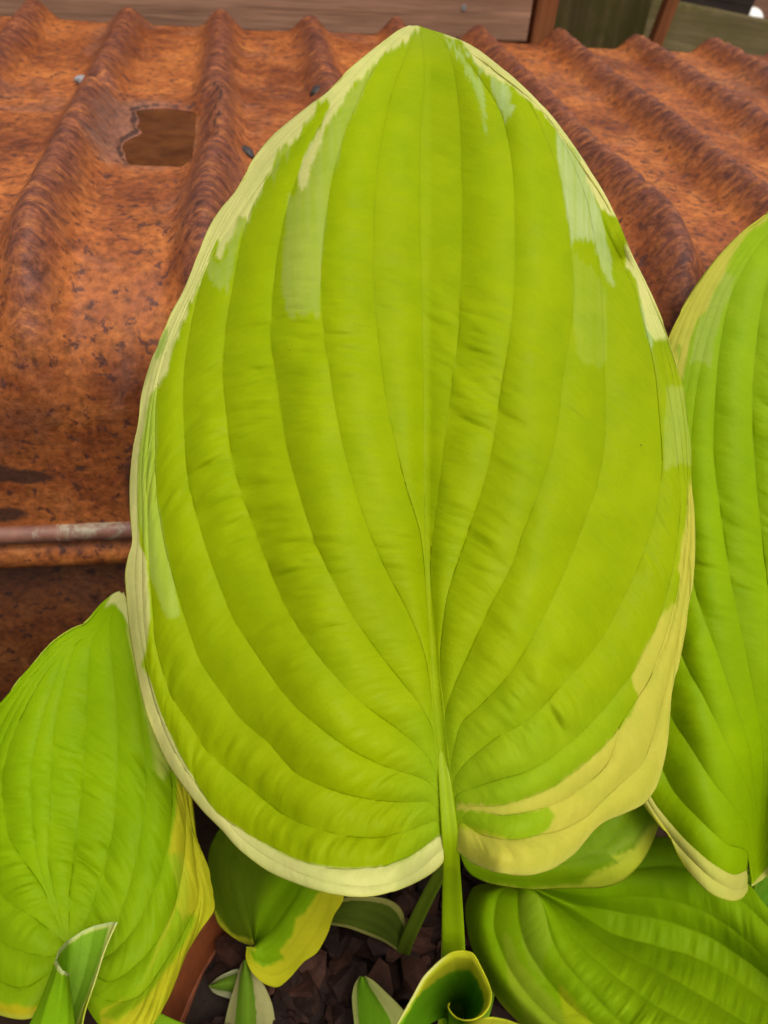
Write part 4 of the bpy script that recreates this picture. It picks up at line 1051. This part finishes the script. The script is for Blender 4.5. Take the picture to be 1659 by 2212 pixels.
# ---- shoots --------------------------------------------------------------------
def col_shoot(green, edge, lo=0.5, hi=0.5, seed=290):
    def f(U, V, T, SI, Wf, K):
        c = np.tile(np.asarray(green, float), U.shape + (1,))
        m = edge_mix(U, V, T, SI, Wf, K, lo, hi, seed, 0.12)
        c = mixc(c, edge, m)
        return c * (1 + 0.12 * vnoise((SI + Wf) * 5, T * 4, seed + 3))[..., None]
    return f
cJ = [frK(p) for p in [
    [(1200, 1300), (1190, 1000), (1175, 824), (1158, 620), (1180, 520), (1222, 464)],
    [(1260, 1300), (1245, 1000), (1220, 824), (1205, 650), (1205, 540), (1228, 467)],
    [(1350, 1300), (1350, 1000), (1330, 824), (1290, 650), (1240, 530), (1232, 468)],
    [(1440, 1300), (1450, 1000), (1445, 824), (1380, 690), (1290, 560), (1240, 470)],
    [(1520, 1300), (1560, 1000), (1575, 820), (1540, 715), (1400, 572), (1315, 495), (1250, 464)]]]
sJ = build_leaf(cJ, lambda U, V, T, SI, Wf: 0.395 - 0.006 * np.exp(-((SI + Wf - 2) / 1.2) ** 2) + 0.030 * (1 - T), col_shoot((0.15, 0.30, 0.01), (0.42, 0.42, 0.12), 0.95, 0.95), nrow=90, res=4, bulge=0.0004, pucker=0.0002, seed=81, name='shoot', label='pointed green shoot with pale edges')
cK = [frK(p) for p in [
    [(170, 1300), (180, 1000), (200, 824), (235, 670), (275, 550), (320, 400), (350, 340)],
    [(260, 1300), (270, 1000), (286, 824), (302, 650), (322, 480), (352, 342)],
    [(350, 1300), (355, 1000), (358, 824), (360, 650), (358, 480), (355, 342)],
    [(440, 1300), (440, 1000), (432, 824), (420, 650), (396, 480), (358, 342)],
    [(610, 1300), (600, 1000), (582, 824), (555, 670), (500, 540), (430, 440), (362, 340)]]]
sK = build_leaf(cK, lambda U, V, T, SI, Wf: 0.418 - 0.008 * np.exp(-((SI + Wf - 2) / 1.3) ** 2) + 0.010 * (1 - T), col_shoot((0.14, 0.24, 0.015), (0.36, 0.32, 0.13), 0.97, 0.97, 300), nrow=90, res=4, bulge=0.0003, pucker=0.0001, seed=91, name='shoot', label='green and cream striped shoot under the small folded leaf')
cL = [frK(p) for p in [
    [(420, 470), (300, 412), (220, 435), (150, 472), (100, 515), (80, 535)],
    [(420, 490), (300, 450), (220, 470), (150, 500), (105, 525), (80, 537)],
    [(420, 520), (300, 520), (220, 525), (150, 532), (110, 538), (81, 539)],
    [(420, 560), (300, 590), (220, 575), (150, 565), (110, 552), (82, 541)],
    [(420, 600), (300, 655), (230, 635), (160, 612), (110, 585), (84, 545)]]]
sL = build_leaf(cL, lambda U, V, T, SI, Wf: 0.432 - 0.006 * np.exp(-((SI + Wf - 2) / 1.3) ** 2), col_shoot((0.12, 0.20, 0.015), (0.42, 0.40, 0.22), 0.9, 0.9, 310), nrow=60, res=4, bulge=0.0002, pucker=0.0001, seed=95, name='shoot', label='tiny cream-edged shoot lying sideways')
# leaf whose yellow edge rises from below the trumpet
cM = [frH(p) for p in [
    [(700, 1700), (740, 1400), (790, 1200), (850, 1100)], [(780, 1700), (820, 1400), (870, 1180), (930, 1062)], [(880, 1700), (920, 1400), (970, 1150), (1030, 1032)],
    [(1000, 1700), (1040, 1400), (1080, 1150), (1130, 1028)], [(1120, 1700), (1170, 1400), (1210, 1180), (1260, 1052)], [(1260, 1700), (1310, 1400), (1350, 1230), (1400, 1103)]]]
def col_M(U, V, T, SI, Wf, K):
    c = np.tile(np.array([0.15, 0.33, 0.008]), U.shape + (1,))
    return mixc(c, (0.55, 0.52, 0.03), sstep(0.72, 0.8, T + 0.05 * fbm(SI + Wf, T * 5, 320)))
build_leaf(cM, lambda U, V, T, SI, Wf: 0.318 + 0.02 * ((SI + Wf - 2.5) / 2.5) ** 2 + 0.03 * (1 - T), col_M, nrow=50, res=4, bulge=0.0004, pucker=0.0002, seed=97, name='furled_leaf')
# dark leaf far right, below
cN = [[(1560, 2080), (1600, 1960), (1640, 1890), (1720, 1840), (1800, 1850)], [(1570, 2090), (1630, 1990), (1680, 1930), (1740, 1890), (1800, 1860)], [(1580, 2100), (1660, 2030), (1710, 1980), (1760, 1930), (1800, 1870)], [(1590, 2110), (1690, 2070), (1750, 2020), (1790, 1960), (1802, 1875)]]
build_leaf(cN, lambda U, V, T, SI, Wf: 0.425 + 0 * U, col_shoot((0.10, 0.24, 0.008), (0.12, 0.25, 0.01)), nrow=50, res=8, bulge=0.001, pucker=0.0006, seed=99)

# ------------------------------------------------------------------ pot
M_POT = mat_plain('terracotta_plastic', (0.15, 0.036, 0.010), (0.21, 0.054, 0.015), 30, 0.5, 0.4, 0.1)
M_MIX = mat_plain('dark_potting_mix', (0.012, 0.008, 0.006), (0.035, 0.020, 0.014), 80, 0.9, 0.2, 0.8, 0.004)
R = 0.150
def lathe(name, prof, loc, mat, parent=None, n=72):
    bm = bmesh.new()
    rings = []
    for r, z in prof:
        rings.append([bm.verts.new((r * math.cos(2 * math.pi * i / n), r * math.sin(2 * math.pi * i / n), z)) for i in range(n)])
    for a_, b_ in zip(rings[:-1], rings[1:]):
        for i in range(n):
            f = bm.faces.new((a_[i], a_[(i + 1) % n], b_[(i + 1) % n], b_[i])); f.smooth = True
    bmesh.ops.recalc_face_normals(bm, faces=bm.faces)
    me = bpy.data.meshes.new(name); bm.to_mesh(me); bm.free()
    o = link(name, me, mat, parent)
    if parent is None: o.location = loc
    return o
pot = empty('plant_pot', tuple(POT))
tag(pot, 'round terracotta coloured plastic pot holding the hosta and bark mulch', 'pot')
zt = SOIL + 0.022
lathe('pot_body', [(0.0, 0.004), (0.10, 0.0), (0.112, 0.003), (R - 0.010, zt - 0.031), (R - 0.0125, zt - 0.031), (0.109, 0.007), (0.0, 0.008)], None, M_POT, pot)
lathe('pot_rim', [(R - 0.012, zt - 0.034), (R + 0.001, zt - 0.033), (R + 0.004, zt - 0.006), (R + 0.0035, zt - 0.001), (R + 0.001, zt), (R - 0.003, zt - 0.001), (R - 0.006, zt - 0.006), (R - 0.0115, zt - 0.030), (R - 0.012, zt - 0.034)], None, M_POT, pot)
# potting mix
nr, na = 26, 90
rr_, aa_ = np.meshgrid(np.linspace(0.0005, R - 0.013, nr), np.linspace(0, 2 * math.pi, na), indexing='ij')
xx = rr_ * np.cos(aa_); yy_ = rr_ * np.sin(aa_)
zz = SOIL - 0.012 + 0.006 * fbm(xx * 40, yy_ * 40, 330)
me = mesh_np('potting_mix', np.stack([xx + POT[0], yy_ + POT[1], zz], -1).reshape(-1, 3), grid_quads(nr, na))
struct(link('potting_mix', me, M_MIX), 'structure', 'dark potting mix filling the pot')

# bark chips
M_BARK = [mat_plain('bark_a', (0.010, 0.005, 0.0035), (0.034, 0.014, 0.009), 60, 0.8, 0.15, 0.9, 0.003),
          mat_plain('bark_b', (0.020, 0.008, 0.005), (0.075, 0.029, 0.017), 50, 0.8, 0.15, 0.9, 0.003),
          mat_plain('bark_c', (0.009, 0.005, 0.004), (0.028, 0.014, 0.010), 70, 0.8, 0.15, 0.9, 0.003)]
chips = []
for i in range(14):
    bm = bmesh.new()
    n = random.choice((5, 6, 7))
    lx, ly, lz = random.uniform(0.008, 0.017), random.uniform(0.005, 0.010), random.uniform(0.002, 0.0045)
    top_, bot_ = [], []
    for j in range(n):
        t = 2 * math.pi * (j + random.uniform(-0.25, 0.25)) / n
        s_ = random.uniform(0.75, 1.1)
        top_.append(bm.verts.new((lx * s_ * math.cos(t), ly * s_ * math.sin(t), lz * random.uniform(0.4, 1.2))))
        bot_.append(bm.verts.new((lx * s_ * random.uniform(0.8, 1.05) * math.cos(t), ly * s_ * random.uniform(0.8, 1.05) * math.sin(t), -lz * random.uniform(0.5, 1.2))))
    ct = bm.verts.new((random.uniform(-.003, .003), random.uniform(-.002, .002), lz * random.uniform(1.0, 1.6)))
    cb = bm.verts.new((0, 0, -lz * 1.2))
    for j in range(n):
        k2 = (j + 1) % n
        bm.faces.new((top_[j], top_[k2], ct)); bm.faces.new((bot_[k2], bot_[j], cb))
        bm.faces.new((bot_[j], bot_[k2], top_[k2], top_[j]))
    bmesh.ops.recalc_face_normals(bm, faces=bm.faces)
    me = bpy.data.meshes.new('bark_chip'); bm.to_mesh(me); bm.free()
    me.materials.append(M_BARK[i % 3])
    chips.append(me)
def topx(p):
    r_ = p - CAM; z = r_ @ FWD
    return 829.5 + F * (r_ @ RIGHT) / z, 1106 - F * (r_ @ UP) / z
placed = 0
stuffV, stuffF = [], []
random.seed(21)
for layer, (cnt, zoff) in enumerate(((330, -0.004), (230, 0.003))):
    for i in range(cnt):
        rr = (R - 0.024) * math.sqrt(random.random()); t = random.uniform(0, 2 * math.pi)
        p = np.array([POT[0] + rr * math.cos(t), POT[1] + rr * math.sin(t), SOIL + zoff + random.uniform(-0.002, 0.004) + 0.004 * (rr / R) ** 2])
        u, v_ = topx(p)
        rot = (random.gauss(0, 0.35), random.gauss(0, 0.35), random.uniform(0, 6.28))
        me = random.choice(chips)
        sc = random.uniform(0.7, 1.25)
        if layer == 1 and 330 < u < 1060 and 1850 < v_ < 2260:
            o = link('bark_chip', me, None)
            o.location = p; o.rotation_euler = rot; o.scale = (sc,) * 3
            tag(o, 'dark brown bark chip lying on the mulch in the pot', 'bark chip', 'bark chips in the pot')
            placed += 1
        else:
            Mx = Matrix.LocRotScale(Vector(p), __import__('mathutils').Euler(rot), Vector((sc,) * 3))
            b_ = len(stuffV)
            stuffV += [tuple(Mx @ vv_.co) for vv_ in me.vertices]
            stuffF += [tuple(b_ + q for q in f.vertices) for f in me.polygons]
me = bpy.data.meshes.new('bark_mulch'); me.from_pydata(stuffV, [], stuffF)
struct(link('bark_mulch', me, M_BARK[0]), 'stuff', 'dark brown bark mulch covering the potting mix')

# ------------------------------------------------------------------ little bits lying about
def blob(name, loc, size, rot, mat, label, cat, seed):
    bm = bmesh.new()
    bmesh.ops.create_icosphere(bm, subdivisions=3, radius=1.0)
    for vtx in bm.verts:
        c = vtx.co
        f = 1 + 0.22 * float(vnoise(c.x * 1.7 + 5, c.y * 1.7 + c.z * 1.3 + 3, seed))
        vtx.co = Vector((c.x * size[0] * f, c.y * size[1] * f, c.z * size[2] * f))
    for f in bm.faces: f.smooth = True
    me = bpy.data.meshes.new(name); bm.to_mesh(me); bm.free()
    o = link(name, me, mat)
    o.location = loc; o.rotation_euler = rot
    return tag(o, label, cat)
def on_plane(u, v, z):
    r_ = ray(np.array(u), np.array(v)); return CAM + r_ * ((z - HC) / r_[2])
M_PEB = mat_plain('grey_stone', (0.17, 0.16, 0.16), (0.30, 0.29, 0.29), 300, 0.6, 0.4)
M_BLK = mat_plain('black_husk', (0.018, 0.015, 0.014), (0.05, 0.04, 0.035), 400, 0.5, 0.4)
p = on_plane(178, 174, ZP + 0.004); blob('pebble', p, (0.0058, 0.0045, 0.0040), (0, 0.2, 0.5), M_PEB, 'small grey pebble at the foot of a rusty ridge', 'pebble', 340)
p = on_plane(531, 329, ZP + 0.0035); blob('seed_husk', p, (0.0038, 0.0075, 0.0038), (0, 0, 0.7), M_BLK, 'small black seed husk on the rusty sheet beside the large leaf edge', 'seed husk', 341)
p = on_plane(692, 203, ZP + 0.006); blob('seed_husk', p, (0.0085, 0.008, 0.006), (0, 0, 0.2), M_BLK, 'round black husk at the base of a ridge half hidden by the large leaf', 'seed husk', 342)
p = on_plane(505, 2073, SOIL + 0.010); blob('fertilizer_pellet', p, (0.0022, 0.0020, 0.0020), (0, 0, 0), mat_plain('tan_pellet', (0.36, 0.25, 0.11), (0.50, 0.36, 0.17), 300, 0.5), 'round tan pellet on the bark beside the pot rim', 'pellet', 343)

# ------------------------------------------------------------------ old timbers at the back right
leaning('mossy_board', (0.425, 1.17, 0.36), (0.21, 0.03, 0.72), (0.0, 0.0, 0.05), M_OLD, 'upright old board with green moss behind the bin', 'board')
leaning('wood_batten', (0.500, 1.11, 0.34), (0.016, 0.018, 0.70), (0.0, 0.13, 0.0), M_POST, 'narrow brown batten leaning between the two mossy boards', 'batten', None, 0.003)
leaning('mossy_board', (0.93, 1.215, 0.270), (0.76, 0.05, 0.51), (-0.25, 0.10, -0.06), M_OLD2, 'wide grey green board leaning beside the brown batten', 'board')
leaning('timber_beam', (0.62, 1.42, 0.285), (0.31, 0.08, 0.57), (0, 0.10, -0.02), M_DARK, 'dark wet timber standing behind the grey green board', 'beam')
leaning('timber_beam', (0.99, 1.40, 0.28), (0.26, 0.08, 0.56), (0, 0.05, -0.02), M_DARK, 'short dark block of timber beside the white stone', 'beam')
leaning('stone_ledge', (0.82, 1.44, 0.252), (0.10, 0.10, 0.504), (0, 0, 0), M_OLD, 'narrow mossy block carrying the white stone', 'block')
blob('white_stone', (0.815, 1.42, 0.520), (0.030, 0.03, 0.013), (0, 0.12, 0), mat_plain('white_limestone', (0.62, 0.58, 0.54), (0.78, 0.75, 0.71), 60, 0.7), 'white stone lying between two dark timbers', 'stone', 350)
leaning('board_fence', (0.95, 1.56, 0.40), (1.3, 0.03, 0.80), (0, 0, 0), M_BOARD, 'pale weathered board far behind the timbers', 'board')
